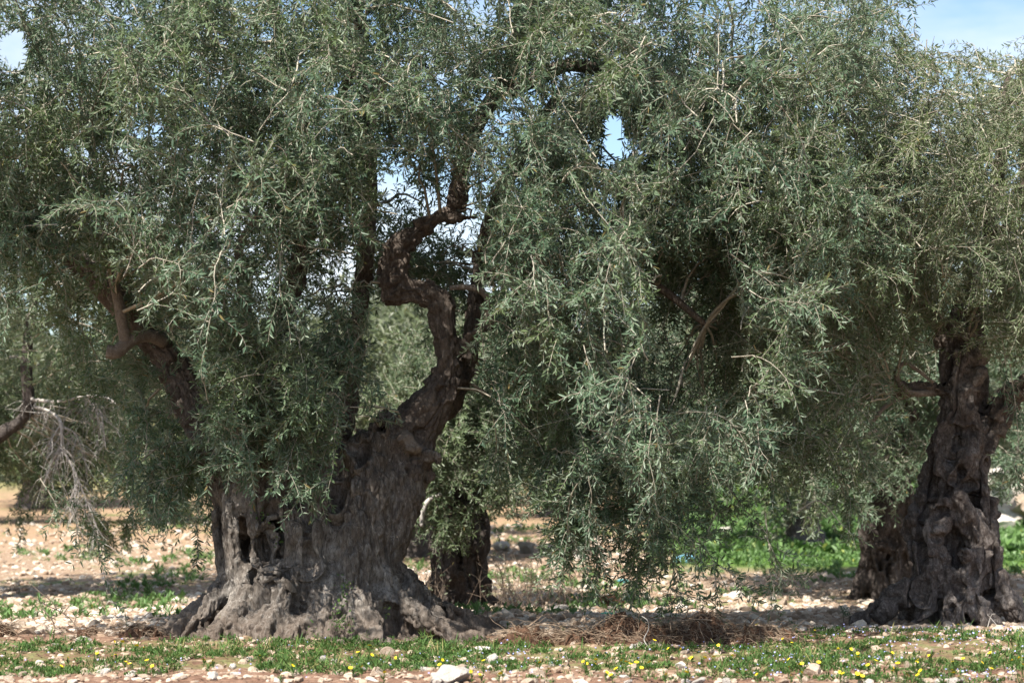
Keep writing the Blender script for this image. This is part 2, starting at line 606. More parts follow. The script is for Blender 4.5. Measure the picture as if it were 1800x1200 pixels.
def foliage(clumps, skel, R, mats, parent, base, L=.068, W=.0150, pairs=13, branchlets=5, twigs=1.7,
            voids=(), connect=.6, twl=(.22, .46), keep=.92, droop=1.0, bl=1.5, woody=True):
    """clumps: (n,5) x y z r weight. branchlets arch out of each clump's heart, twigs hang off them, leaves sit in pairs"""
    C = np.asarray(clumps, float)
    nb = np.maximum(1, R.poisson(branchlets * C[:, 4]))
    ci = np.repeat(np.arange(len(C)), nb)
    c = C[ci, :3]; r = C[ci, 3]
    off = R.normal(size=(len(ci), 3)); off = nrm(off) * (R.random((len(ci), 1)) ** .5)
    st = c + off * r[:, None] * np.array([.75, .75, .7])
    d = nrm(off * .8 + R.normal(0, .6, (len(ci), 3)) + np.array([0, 0, .25]))
    bp = grow(st, d, r * R.uniform(.7, 1.3, len(ci)) * bl, 8, (R.random(len(ci)) ** 1.5 * .30 - .015) * droop, .17, R)
    if len(voids):
        ok = ~in_void(bp, voids).any(1)
        bp = bp[ok]
    nb = len(bp)
    # twigs
    k = R.poisson(twigs, (nb, 9)); k[:, 0] = 0; k[:, 1] = np.minimum(k[:, 1], 1); k[:, 8] = np.maximum(k[:, 8], 1)
    bi = np.repeat(np.repeat(np.arange(nb), 9), k.ravel())
    ni = np.repeat(np.tile(np.arange(9), nb), k.ravel())
    ts = bp[bi, ni]
    tan = nrm(bp[bi, np.minimum(ni + 1, 8)] - bp[bi, np.maximum(ni - 1, 0)])
    td = tan * .75 + R.normal(0, .68, (len(bi), 3)) + np.array([0, -.08, .02])
    tl = R.uniform(twl[0], twl[1], len(bi))
    tp = grow(ts, td, tl, 5, (R.random(len(bi)) ** 1.3 * .34 - .04) * droop, .11, R)
    if len(voids):
        ok = ~in_void(tp[:, -1], voids) & ~in_void(tp[:, 2], voids)
        tp = tp[ok]
    lv, lf = twig_leaves(tp, R, pairs, L, W, keep)
    nl = len(lf) // 2
    # leaf colour drifts from spray to spray and leaf to leaf
    lc = lv.reshape(-1, 6, 3)[:, 0]
    tint = .95 * (fbm(lc * 1.5, 3, 77) - .5) + .42 * (R.random(nl) - .5) + .5
    tint = np.clip((tint - .2) / .6, 0, .93)
    tint[R.random(nl) < .008] = 1.0
    add('crown', make_mesh('crown', lv - base, lf, mats[0], smooth=False, tint=np.repeat(tint, 2)), parent)
    if woody:
        parts = [thin_tubes(tp, np.full(len(tp), .0026), np.full(len(tp), .0013)),
                 thin_tubes(bp, np.full(nb, .0062), np.full(nb, .0022))]
        if skel is not None and connect:
            sel = R.random(len(C)) < connect
            cc = C[sel]
            dd = ((cc[:, None, :3] - skel[None, :, :3]) ** 2 * np.array([1, 1, 1.0])).sum(-1)
            a = skel[dd.argmin(1), :3]
            b = cc[:, :3]
            tt = np.linspace(0, 1, 9)[None, :, None]
            arc = np.sin(tt * np.pi) * (np.linalg.norm(b - a, axis=1)[:, None, None] * .14)
            bend = nrm(R.normal(0, .6, (len(cc), 3)) + np.array([0, 0, .8]))[:, None]
            path = a[:, None] * (1 - tt) + b[:, None] * tt + arc * bend + R.normal(0, .02, (len(cc), 9, 3)) * np.sin(tt * np.pi)
            if len(voids):
                path = path[~in_void(path[:, 3:], voids).any(1)]
            if len(path):
                parts.append(thin_tubes(path, R.uniform(.010, .020, len(path)), np.full(len(path), .006)))
        v, f = merge(parts)
        add('twig_growth', make_mesh('twig_growth', v - base, f, mats[1]), parent)
    return nl


def skeleton(chains):
    return np.concatenate([catmull(c, 4) for c in chains])


exec_parts = []
# ================================================================ MAIN OLIVE
R1 = np.random.default_rng(101)
YM = 17.5
m_base = P(560, 1110, YM); m_base[2] = 0
main = thing('olive_tree', m_base, 'ancient wide gnarled olive tree with a huge flared hollow trunk in the left foreground',
             'olive tree', 'olive trees of the grove')
cm = lambda l: chain(YM, l)
strands = [
    [(560, 1130, 0, 140), (552, 1040, 0, 112), (548, 960, 0, 112), (560, 880, .02, 98), (575, 840, .05, 70)],
    [(395, 830, 0, 34), (388, 900, -.1, 27), (393, 980, -.15, 22), (398, 1035, -.15, 26), (376, 1075, -.2, 30), (325, 1098, -.25, 26), (262, 1122, -.3, 14)],
    [(425, 840, -.30, 28), (406, 890, -.45, 20), (405, 955, -.5, 16), (417, 1012, -.50, 20)],
    [(455, 800, -.28, 38), (448, 880, -.45, 27), (466, 960, -.55, 20), (448, 1040, -.58, 28), (420, 1090, -.75, 32), (370, 1128, -.95, 18)],
    [(510, 820, -.25, 36), (498, 890, -.5, 24), (530, 960, -.62, 24), (500, 1030, -.62, 32), (490, 1098, -.85, 38), (480, 1135, -1.1, 22)],
    [(560, 850, -.2, 46), (568, 930, -.5, 36), (560, 1000, -.60, 36), (565, 1070, -.72, 42), (575, 1132, -1.0, 30)],
    [(650, 800, -.15, 48), (636, 880, -.42, 46), (628, 960, -.5, 46), (624, 1040, -.6, 46), (642, 1108, -.9, 38), (668, 1142, -1.15, 22)],
    [(700, 800, -.05, 46), (694, 870, -.15, 48), (668, 950, -.25, 48), (660, 1010, -.3, 44), (684, 1068, -.4, 44), (746, 1102, -.55, 36), (830, 1130, -.7, 24)],
    [(708, 860, .1, 42), (676, 960, .1, 38), (670, 1030, .1, 36), (712, 1078, .1, 34), (800, 1100, .1, 34), (900, 1132, 0, 20)],
    [(600, 860, -.35, 24), (598, 940, -.55, 20), (592, 1030, -.62, 24), (606, 1110, -.9, 26)],
    [(450, 860, .4, 60), (440, 980, .45, 55), (420, 1090, .6, 50), (350, 1120, 1.0, 24)],
    [(620, 860, .35, 60), (630, 980, .45, 55), (640, 1090, .6, 50), (700, 1115, 1.1, 24)],
]
LL = [(440, 890, -.05, 56), (402, 810, .0, 46), (362, 745, .05, 37), (328, 690, .1, 32), (297, 632, .15, 28), (255, 588, .15, 25), (210, 532, .1, 24), (160, 480, .1, 21), (90, 425, .1, 18), (20, 375, .0, 16), (-60, 310, -.1, 13), (-160, 260, -.2, 9)]
RL = [(650, 880, 0, 66), (692, 820, 0, 58), (722, 762, 0, 47), (754, 715, 0, 40), (785, 668, 0, 27), (787, 620, 0, 24), (779, 570, 0, 25), (768, 527, 0, 24), (737, 510, 0, 18), (702, 512, 0, 23), (691, 490, 0, 26), (695, 452, 0, 24), (712, 423, 0, 21), (740, 402, 0, 16), (775, 385, 0, 13), (800, 368, .05, 17), (806, 330, .1, 15), (816, 270, .2, 14), (850, 200, .3, 14), (890, 140, .35, 16), (905, 90, .35, 17), (920, 30, .35, 15), (940, -60, .4, 12), (960, -160, .45, 8)]
RL2 = [(778, 720, .30, 26), (818, 650, .5, 18), (830, 575, .6, 16), (840, 500, .65, 15), (850, 430, .65, 14), (880, 340, .6, 14), (935, 240, .7, 12), (985, 165, .7, 10)]
CL = [(520, 870, .08, 44), (490, 770, .1, 32), (468, 690, .15, 26), (478, 600, .2, 22), (515, 500, .2, 19), (540, 400, .2, 17), (524, 280, .2, 15), (530, 200, .2, 13), (500, 100, .2, 10), (470, -20, .1, 7)]
CR = [(560, 870, .3, 40), (600, 745, .5, 26), (622, 620, .6, 20), (640, 480, .7, 17), (650, 330, .7, 14), (640, 150, .7, 11), (625, -20, .7, 8)]
UH = [(895, 165, .36, 12), (950, 134, .3, 13), (1000, 115, .2, 12), (1050, 121, .1, 12), (1110, 133, 0, 11), (1200, 146, -.1, 10), (1290, 150, -.2, 8), (1385, 165, -.3, 5)]
SB = [(812, 612, .12, 13), (835, 583, .0, 11), (858, 572, -.08, 11), (885, 558, -.1, 9), (930, 548, -.1, 7), (990, 565, -.2, 5)]
SB2 = [(858, 572, -.08, 8), (862, 540, -.12, 7), (850, 515, -.15, 6), (825, 505, -.18, 5), (790, 506, -.2, 4)]
JL = [(288, 600, .0, 12), (262, 590, -.15, 11), (232, 597, -.28, 11), (205, 618, -.33, 12), (188, 617, -.34, 12)]
JL2 = [(222, 604, -.30, 12), (216, 575, -.33, 10), (206, 520, -.32, 9), (188, 455, -.28, 8), (172, 400, -.2, 7), (176, 320, -.1, 6), (150, 240, 0, 4)]
RH = [(840, 490, .42, 14), (930, 462, .25, 12), (1050, 470, .0, 10), (1150, 500, -.1, 8), (1240, 570, -.15, 5)]
NB = [(905, 60, .35, 9), (1000, 10, .2, 8), (1025, 60, .15, 7), (1052, 122, .1, 6)]
DB = [(470, 690, .1, 10), (420, 470, -.3, 8), (447, 385, -.5, 6), (480, 330, -.6, 4)]
PB = [(1290, 110, -.45, 4), (1330, 120, -.5, 5), (1370, 130, -.52, 5), (1395, 152, -.52, 4), (1410, 200, -.5, 3)]
ULB = [(650, 330, .7, 8), (600, 180, .2, 9), (640, 90, 0, 8), (622, 0, -.1, 6), (600, -90, -.1, 4)]
PU = [(640, 300, .3, 5), (668, 170, -.3, 6), (690, 118, -.5, 5), (715, 130, -.55, 3)]
g = Grid([P(222, 0, YM)[0], YM - 1.55, -.25], [P(928, 0, YM)[0], YM + 1.45, P(0, 320, YM)[2]], .0128)
for s_ in strands: g.tube(cm(s_), 1, .030)
g.ell(P(570, 1140, YM - .1), (1.36, 1.15, .24), 1, .10)
RR = np.random.default_rng(515)
for k in range(26):
    a_ = -2.9 + k * .235 + RR.normal(0, .06); r0 = RR.uniform(.62, .80); r1 = RR.uniform(1.15, 1.62) * (1.08 if abs(math.cos(a_)) > .7 else .9); r1 = min(r1, 1.34) if math.cos(a_) < -.5 else r1; b_ = a_ + RR.normal(0, .12); w_ = RR.uniform(.06, .13)
    cx, cy = P(558, 0, YM)[0], YM - .08
    g.tube(np.array([[cx + math.cos(a_) * r0, cy + math.sin(a_) * r0 * .85, RR.uniform(.40, .62), w_ * 1.1], [cx + math.cos(a_) * (r0 * .6 + r1 * .4), cy + math.sin(a_) * (r0 * .6 + r1 * .4) * .85, RR.uniform(.20, .30), w_], [cx + math.cos(b_) * (r0 * .2 + r1 * .8), cy + math.sin(b_) * (r0 * .2 + r1 * .8) * .85, .07, w_ * .8], [cx + math.cos(b_) * r1, cy + math.sin(b_) * r1 * .85, -.06, w_ * .5]]), 1, .04)
g.tube(cm(LL), 2, .05); g.tube(cm(RL), 3, .05); g.tube(cm(RL2), 4, .05); g.tube(cm(CL), 5, .05); g.tube(cm(CR), 6, .05)
g.ell(P(691, 492, YM), np.array([27, 27, 38]) / 200, 3, .03); g.ell(P(682, 524, YM - .02), np.array([17, 20, 14]) / 200, 3, .03); g.ell(P(748, 522, YM), np.array([24, 22, 20]) / 200, 3, .03)
g.tube(cm([(785, 385, .0, 14), (812, 382, -.02, 10), (840, 379, -.03, 4)]), 3, .02)
g.tube(cm(SB), 7, .03)
# burls below the fork, sawn stub and the pale knob
for (x, y, dy, r) in ((742, 805, -.12, 22), (720, 830, -.22, 24), (690, 790, -.20, 24), (752, 835, 0, 16), (705, 755, -.16, 22)):
    g.ell(P(x, y, YM + dy), np.full(3, r / 200), 3, .04)
g.tube(cm([(668, 840, -.20, 24), (668, 790, -.24, 25), (668, 757, -.24, 22)]), 1, .04)
g.ell(P(712, 770, YM - .31), np.array([19, 18, 16]) / 200, 8, .03); g.ell(P(724, 787, YM - .33), np.array([19, 18, 14]) / 200, 8, .025)
for ch_ in ([(640, 800, -.1, 16), (632, 770, -.12, 11), (628, 752, -.14, 6)], [(655, 770, -.05, 14), (676, 735, -.05, 11), (680, 718, -.05, 5)], [(742, 800, -.2, 14), (764, 806, -.22, 10), (770, 815, -.22, 6)]): g.tube(cm(ch_), 1, .03)
g.ell(P(790, 690, YM - .12), np.array([15, 14, 20]) / 200, 3, .03)
for (x, y, dy, rx, ry, rz) in ((797, 690, -.20, 7, 14, 11), (475, 1047, -.68, 5, 30, 16), (462, 960, -.62, 10, 24, 40), (508, 968, -.76, 12, 20, 14), (478, 905, -.62, 7, 26, 20),
                               (545, 905, -.66, 6, 20, 20), (505, 1010, -.78, 8, 16, 10), (432, 960, -.60, 5, 26, 24), (545, 975, -.74, 5, 22, 14), (640, 800, -.38, 10, 22, 20),
                               (735, 765, -.26, 8, 14, 16), (775, 690, -.18, 6, 10, 10), (762, 505, -.16, 5, 6, 8), (520, 870, -.48, 9, 22, 24), (590, 870, -.5, 6, 30, 16), (668, 760, -.3, 5, 12, 10),
                               (700, 524, -.13, 20, 2.5, 7), (445, 1010, -.66, 5, 18, 14)):
    g.ell(P(x, y, YM + dy), np.array([rx * 1.65, rz * 1.1, ry * 1.25]) / 200, 0, .012, sub=True)
v, f, lab = g.mesh()
AX = {1: (0, 0, 1)}
axis = np.tile(np.array([0, 0, 1.]), (len(v), 1))
for l, ch in ((2, LL), (3, RL), (4, RL2), (5, CL), (6, CR), (7, SB), (8, SB)):
    q = catmull(cm(ch), 3)
    tq = nrm(np.gradient(q[:, :3], axis=0))
    m = np.where(lab == l)[0]
    if len(m):
        k = ((v[m][:, None] - q[None, :, :3]) ** 2).sum(-1).argmin(1)
        axis[m] = tq[k]
flat = np.clip((np.abs(vnormals(v, f)[:, 2]) - .35) / .45, 0, 1) * np.clip((.45 - v[:, 2]) / .2, 0, 1)
amp = (1 - .40 * flat) * np.where(lab == 8, .35, np.where(lab == 1, 1.0, .62))
v2 = gnarl(v, f, axis, .026, .030, .008, 1.0, .05)
v = v + (v2 - v) * amp[:, None]
split_parts(v, f, lab, {1: 'trunk', 8: 'knot'}, {1: BARK, 2: LIMB_BARK, 3: LIMB_BARK, 4: LIMB_BARK, 5: LIMB_BARK, 6: LIMB_BARK, 7: LIMB_BARK, 8: PALE_BARK}, main, m_base)
del g
# limbs continue as tubes above the fused part
def outside(ch, test):
    return [p for p in ch if test(p)]
tubes = [(LL[5:], LIMB_BARK, 'limb'), (RL[15:], LIMB_BARK, 'limb'), (RL2[4:], LIMB_BARK, 'limb'), (CL[4:], LIMB_BARK, 'limb'), (CR[3:], LIMB_BARK, 'limb'),
         (UH, LIMB_BARK, 'limb'), (SB[2:], LIMB_BARK, 'branch'), (SB2, PALE_BARK, 'branch'), (JL, PALE_BARK, 'branch'), (JL2, PALE_BARK, 'branch'), (RH, LIMB_BARK, 'limb'),
         (NB, LIMB_BARK, 'branch'), (DB, PALE_BARK, 'branch'), (PB, DEADWOOD, 'branch'), (ULB, LIMB_BARK, 'branch'), (PU, DEADWOOD, 'branch')]
for i, (ch, mt, nm) in enumerate(tubes):
    c = cm(ch)
    V, fs = tube_mesh(c, 14, .16, i)
    add(nm, make_mesh(nm, V - m_base, fs, mt), main)
skel_m = skeleton([cm(c) for c in (LL, RL, RL2, CL, CR, UH, SB, JL2, RH, NB, ULB)])

# crown of the main tree
low_px = np.array([-500, 0, 60, 130, 250, 345, 372, 400, 640, 660, 690, 830, 850, 880, 950, 1020, 1120, 1250, 1290, 1380, 1500, 1700.])
low_py = np.array([480, 520, 540, 600, 820, 845, 800, 640, 640, 560, 420, 420, 720, 800, 880, 920, 940, 880, 740, 640, 420, 300.])
cl = []
VOID_M = [(1078, 245, 19, 52, 0, 40), (22, 85, 32, 40, 0, 40), (1225, 565, 78, 130, 0, 17.25), (752, 560, 92, 190, 0, 17.45), (735, 440, 90, 95, 0, 17.45), (690, 640, 78, 120, 17.4, 40), (790, 720, 70, 90, 0, 17.6),
          (258, 618, 52, 44, 0, 17.3), (206, 560, 26, 80, 0, 17.2), (50, 650, 46, 110, 0, 40), (130, 770, 80, 100, 0, 18), (690, 800, 110, 70, 0, 17.4), (1010, 118, 50, 13, 0, 17.4),
          (800, 960, 90, 110, 0, 40), (800, 345, 26, 34, 0, 17.4), (318, 685, 26, 62, 0, 17.3)]
for Y in (15.3, 16.1, 16.9, 17.7, 18.5, 19.2):
    hw = 3.95 * math.sqrt(max(.05, 1 - ((Y - 17.3) / 3.2) ** 2))
    xs = np.arange(-1.0 - hw, -1.0 + hw, .58)
    for x in xs:
        for z in np.arange(.9, 7.2, .52):
            xx = x + R1.normal(0, .15); zz = z + R1.normal(0, .14); yy = Y + R1.normal(0, .18)
            px, py = pxy(np.array([xx, yy, zz]))
            lb = np.interp(px, low_px, low_py) - 60
            if Y < 16.0: lb -= 150
            if Y > 17.2 and 620 < px < 880: lb += 130
            if py > lb: continue
            if zz > 7.0 - .10 * (xx + 1.2) ** 2 - .20 * (yy - 17.3) ** 2: continue
            cl.append([xx, yy, zz, R1.uniform(.34, .52), R1.uniform(.5, 1.25) * (1.0 if Y < 18.4 else .75) * (.62 if 600 < px < 960 and py < 330 else 1) * (.75 if py < 60 else 1)])
# tuft hanging in front of the trunk, long sprays under the right side
for (px, py, Y, r, w) in ((420, 700, 16.5, .36, 1), (480, 705, 16.4, .34, 1.0), (550, 705, 16.5, .34, 1.1), (520, 745, 16.4, .28, 1.1), (590, 740, 16.5, .28, 1.0), (450, 735, 16.5, .24, .8), (615, 715, 16.6, .22, .6), (550, 785, 16.45, .18, .8),
                          (470, 640, 16.5, .4, 1), (560, 650, 16.5, .4, 1), (400, 720, 16.6, .22, .7), (620, 700, 16.6, .3, .9),
                          (720, 450, 18.5, .3, 1), (770, 450, 18.6, .3, 1), (730, 390, 18.9, .35, 1), (760, 490, 18.9, .25, .9), (700, 420, 19.1, .35, 1), (1050, 130, 17.2, .3, .8), (1045, 180, 17.4, .22, .8), (1110, 190, 17.3, .22, .8), (1100, 320, 17.3, .25, .9),
                          (500, 560, 16.6, .4, 1), (580, 500, 16.6, .4, 1), (600, 390, 16.6, .42, 1.1), (560, 320, 16.5, .42, 1), (620, 580, 16.8, .3, .8), (640, 430, 16.7, .3, .8), (640, 660, 16.7, .25, .8), (540, 600, 16.5, .35, 1), (900, 330, 16.7, .3, .8), (1000, 60, 16.6, .35, .7), (1130, 110, 16.6, .3, .8), (930, 230, 16.6, .3, .8), (860, 640, 17.0, .25, .8), (900, 520, 16.9, .3, .9), (880, 420, 16.8, .3, .9),
                          (960, 900, 17.0, .25, 1), (1040, 930, 17.0, .25, 1), (1100, 930, 16.9, .27, .7), (1170, 925, 16.9, .25, .6), (1010, 860, 16.8, .35, 1), (1110, 870, 16.8, .35, 1.1), (1190, 880, 17.0, .3, 1),
                          (240, 815, 17.1, .25, .9), (300, 800, 17.0, .28, 1), (325, 825, 17.1, .18, .7), (270, 780, 17.0, .3, 1)):
    p = P(px, py, Y); cl.append([p[0], p[1], p[2], r, w])
main_clumps = np.array(cl)
main_clumps = main_clumps[(fbm(main_clumps[:, :3] * 1.25, 2, 140) > np.where(main_clumps[:, 2] > 3.2, .395, .41)) | (main_clumps[:, 2] < 2.2)]
nl = foliage(main_clumps, skel_m, R1, (LEAF, TWIG), main, m_base, voids=VOID_M, branchlets=4.8, twigs=1.7)
print('main leaves', nl, 'clumps', len(cl))

# long single sprays that reach down to the ground on the right, and the thin ones at the left
def sprays(lst, Y, R, parent, base, leafmat, name='hanging_spray', L=.066):
    for pts_ in lst:
        q = np.array([P(x, y, Y + dy) for x, y, dy in pts_])
        c = catmull(q, 6)
        # side twigs
        k = np.arange(2, len(c), 1)
        tan = nrm(np.gradient(c, axis=0))
        st = c[k]; d = tan[k] * .6 + R.normal(0, .5, (len(k), 3)) + np.array([.25, 0, -.1])
        sel = R.random(len(k)) < .5; sel[-1] = True
        tp = grow(st[sel], d[sel], R.uniform(.12, .34, sel.sum()), 5, np.full(sel.sum(), .08), .08, R)
        lv, lf = twig_leaves(tp, R, 8, L, .0135, .85)
        tint = np.repeat(np.clip(R.normal(.45, .25, len(lf) // 2), 0, .93), 2)
        rr = np.linspace(.006, .002, len(c))
        tv = tube_mesh(np.column_stack([c, rr]), 5, .1, 3, sub=1)
        sv, sf = merge([tv, thin_tubes(tp, np.full(len(tp), .002), np.full(len(tp), .001))])
        nq = sum(len(a) for a in sf)
        fs = [lf] + [a + len(lv) for a in sf]
        mi = np.concatenate([np.zeros(len(lf), int), np.ones(nq, int)])
        tn = np.concatenate([tint, np.full(nq, .5)])
        # quads first, then triangles, the order make_mesh keeps
        add(name, make_mesh(name, np.vstack([lv, sv]) - base, fs, [leafmat, TWIG], smooth=False, tint=tn, midx=mi), parent)


sprays([[(1040, 900, 0, ), (1028, 960, 0), (1034, 1010, 0), (1052, 1040, 0), (1095, 1068, 0)],
        [(1120, 930, .1), (1124, 990, .1), (1126, 1040, .1), (1132, 1082, .1)],
        [(1180, 920, .1), (1186, 980, .1), (1178, 1030, .1), (1162, 1066, .1)],
        [(1190, 930, 0), (1240, 965, 0), (1256, 1000, 0), (1258, 1075, 0)],
        [(1256, 992, 0), (1225, 1000, 0), (1222, 1030, 0)],
        [(1180, 1035, .05), (1215, 1048, .05), (1262, 1072, .05)],
        [(1100, 930, .1), (1090, 990, .1), (1098, 1015, .1)],
        [(1256, 990, 0), (1290, 1010, 0), (1320, 1045, 0)]],
       16.9, R1, main, m_base, LEAF)
sprays([[(140, 880, 0), (165, 930, 0), (178, 985, 0), (190, 1050, 0)], [(110, 850, 0), (130, 900, 0), (140, 960, 0)], [(225, 880, .2), (240, 930, .2), (255, 950, .2)], [(70, 840, .3), (95, 880, .3), (110, 915, .3)]], 17.2, R1, main, m_base, LEAF)
# ================================================================ helpers for the other olives
def fused_tree(Y0, root, base, strand, limbs, ells, holes, lo, hi, h, bark, lbark, relief, k=.04, fr=1.0, bil=.04, st=.5):
    c_ = lambda l: chain(Y0, l)
    s = F / Y0
    g = Grid(lo, hi, h)
    for s_ in strand: g.tube(c_(s_), 1, k)
    for i, l_ in enumerate(limbs): g.tube(c_(l_), 2 + i, k)
    for (x, y, dy, r) in ells: g.ell(P(x, y, Y0 + dy), np.full(3, r / s), 1, k)
    for (x, y, dy, rx, ry, rz) in holes: g.ell(P(x, y, Y0 + dy), np.array([rx * 1.65, rz * 1.1, ry * 1.25]) / s, 0, .012, sub=True)
    v, f, lab = g.mesh()
    axis = np.tile(np.array([0, 0, 1.]), (len(v), 1))
    for i, l_ in enumerate(limbs):
        q = catmull(c_(l_), 3); tq = nrm(np.gradient(q[:, :3], axis=0)); m = np.where(lab == 2 + i)[0]
        if len(m): axis[m] = tq[((v[m][:, None] - q[None, :, :3]) ** 2).sum(-1).argmin(1)]
    v = gnarl(v, f, axis, *relief, fr=fr, bil=bil, st=st)
    names = {1: 'trunk'}; mats = {1: bark}
    for i in range(len(limbs)): names[2 + i] = 'limb'; mats[2 + i] = lbark
    split_parts(v, f, lab, names, mats, root, base)


def dome(c, r, n, R, zmin, rc=(.34, .52), hollow=.35):
    d = nrm(R.normal(size=(n * 3, 3)))
    q = d * (hollow + (1 - hollow) * R.random((n * 3, 1)) ** .6)
    p = np.array(c) + q * np.array(r)
    p = p[p[:, 2] > zmin][:n]
    return np.column_stack([p, R.uniform(rc[0], rc[1], len(p)), R.uniform(.6, 1.2, len(p))])


# ================================================================ RIGHT OLIVE
R2 = np.random.default_rng(202)
YR = 18.9
r_base = P(1680, 1088, YR); r_base[2] = 0
right = thing('olive_tree', r_base, 'tall twisted olive tree with a knotted holed trunk at the right edge of the grove', 'olive tree', 'olive trees of the grove')
RS = [
    [(1688, 1085, 0, 70), (1678, 1000, 0, 42), (1670, 920, 0, 40), (1686, 840, 0, 40), (1696, 760, 0, 36), (1700, 680, 0, 30), (1700, 600, 0, 30), (1695, 520, 0, 24)],
    [(1490, 1094, -.38, 11), (1548, 1068, -.34, 22), (1598, 1036, -.30, 27), (1628, 985, -.22, 26), (1618, 920, -.1, 25), (1632, 860, .0, 23), (1650, 800, .0, 23), (1664, 720, .0, 22), (1672, 640, 0, 20), (1680, 560, 0, 16)],
    [(1672, 1098, -.52, 22), (1674, 1042, -.42, 21), (1652, 988, -.34, 22), (1640, 940, -.30, 22), (1664, 880, -.30, 23), (1694, 820, -.27, 22), (1708, 750, -.22, 21), (1684, 690, -.2, 20), (1690, 620, -.14, 18)],
    [(1738, 1097, -.48, 24), (1702, 1034, -.40, 25), (1722, 970, -.34, 24), (1700, 910, -.34, 23), (1668, 850, -.28, 20), (1656, 780, -.20, 20), (1686, 715, -.2, 20), (1720, 650, -.12, 20), (1722, 580, -.05, 16)],
    [(1822, 1100, -.2, 20), (1776, 1062, -.18, 25), (1744, 1000, -.12, 24), (1728, 940, -.1, 24), (1736, 880, -.1, 22), (1720, 820, -.1, 22), (1730, 765, -.08, 24)],
    [(1612, 1095, -.48, 16), (1630, 1046, -.42, 20), (1612, 990, -.28, 20), (1604, 930, -.12, 20)],
    [(1700, 940, .25, 50), (1710, 1040, .3, 50), (1730, 1100, .75, 20)], [(1660, 940, .25, 45), (1640, 1040, .3, 45), (1590, 1100, .7, 18)],
    [(1692, 900, .2, 50), (1700, 780, .2, 44), (1704, 660, .15, 34)],
]
RLI = [[(1728, 790, -.05, 26), (1752, 732, -.05, 26), (1785, 695, -.02, 24), (1830, 660, 0, 21), (1900, 600, .1, 17), (1990, 520, .1, 12)],
       [(1690, 640, 0, 24), (1650, 570, .1, 19), (1600, 505, .2, 15), (1548, 432, .2, 14), (1515, 392, .2, 11), (1470, 360, .2, 8)],
       [(1700, 600, 0, 26), (1722, 490, .1, 19), (1745, 370, .1, 14), (1765, 240, .1, 10), (1772, 130, .1, 6)],
       [(1668, 690, -.05, 16), (1640, 684, -.12, 12), (1605, 680, -.15, 9), (1570, 690, -.2, 7)]]
RE = [(1640, 976, -.38, 16), (1606, 912, -.18, 18), (1716, 905, -.30, 18), (1698, 972, -.42, 18), (1742, 962, -.14, 20), (1652, 932, -.38, 14), (1690, 868, -.36, 15), (1630, 880, -.14, 18), (1745, 905, -.05, 16), (1662, 815, -.24, 14), (1640, 1000, -.4, 14), (1700, 790, -.26, 14)]
RH_ = [(1662, 852, -.42, 7, 15, 14), (1652, 902, -.42, 11, 9, 14), (1648, 945, -.44, 12, 7, 12), (1672, 968, -.46, 9, 7, 12), (1692, 758, -.32, 17, 7, 14), (1686, 1030, -.52, 6, 24, 16), (1712, 1010, -.50, 5, 16, 12), (1690, 835, -.38, 4, 18, 12),
       (1662, 690, -.28, 5, 10, 10), (1640, 870, -.30, 5, 12, 10), (1715, 855, -.32, 5, 12, 10), (1626, 1030, -.50, 6, 22, 14), (1735, 1040, -.40, 6, 9, 10), (1700, 935, -.46, 5, 10, 10), (1706, 700, -.3, 5, 16, 10), (1740, 985, -.32, 4, 14, 10), (1676, 1070, -.6, 4, 14, 12), (1650, 1055, -.52, 6, 20, 12)]
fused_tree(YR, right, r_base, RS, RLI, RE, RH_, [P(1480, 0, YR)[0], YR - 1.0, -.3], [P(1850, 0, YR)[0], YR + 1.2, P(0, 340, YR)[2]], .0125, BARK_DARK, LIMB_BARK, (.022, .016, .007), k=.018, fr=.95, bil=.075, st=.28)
cr_ = lambda l: chain(YR, l)
for i, (ch, mt, nm) in enumerate([(RLI[0][3:], LIMB_BARK, 'limb'), (RLI[1][2:], LIMB_BARK, 'limb'), (RLI[2][2:], LIMB_BARK, 'limb'), (RLI[3][1:], LIMB_BARK, 'branch'),
                                  ([(1640, 690, -.15, 6), (1600, 690, -.3, 5), (1578, 668, -.35, 5), (1580, 648, -.36, 5), (1592, 638, -.36, 4), (1612, 650, -.36, 3), (1640, 672, -.3, 3)], PALE_BARK, 'branch'),
                                  ([(1640, 684, -.1, 8), (1590, 695, -.15, 6), (1555, 715, -.2, 4), (1535, 740, -.2, 3)], PALE_BARK, 'branch'),
                                  ([(1735, 440, .1, 10), (1790, 370, -.1, 9), (1800, 300, -.2, 7), (1790, 200, -.2, 5)], LIMB_BARK, 'branch'),
                                  ([(1548, 432, .2, 9), (1540, 300, 0, 8), (1480, 200, -.2, 6), (1440, 120, -.2, 4)], LIMB_BARK, 'branch')]):
    V, fs = tube_mesh(cr_(ch), 12, .16, 30 + i)
    add(nm, make_mesh(nm, V - r_base, fs, mt), right)
skel_r = skeleton([cr_(c) for c in RLI])
cl, clp = [], []
lowr_x = np.array([1180, 1290, 1340, 1450, 1530, 1560, 1640, 1700, 1745, 1800, 1900, 2100.])
lowr_y = np.array([500, 700, 745, 755, 700, 540, 520, 540, 530, 640, 700, 700.])
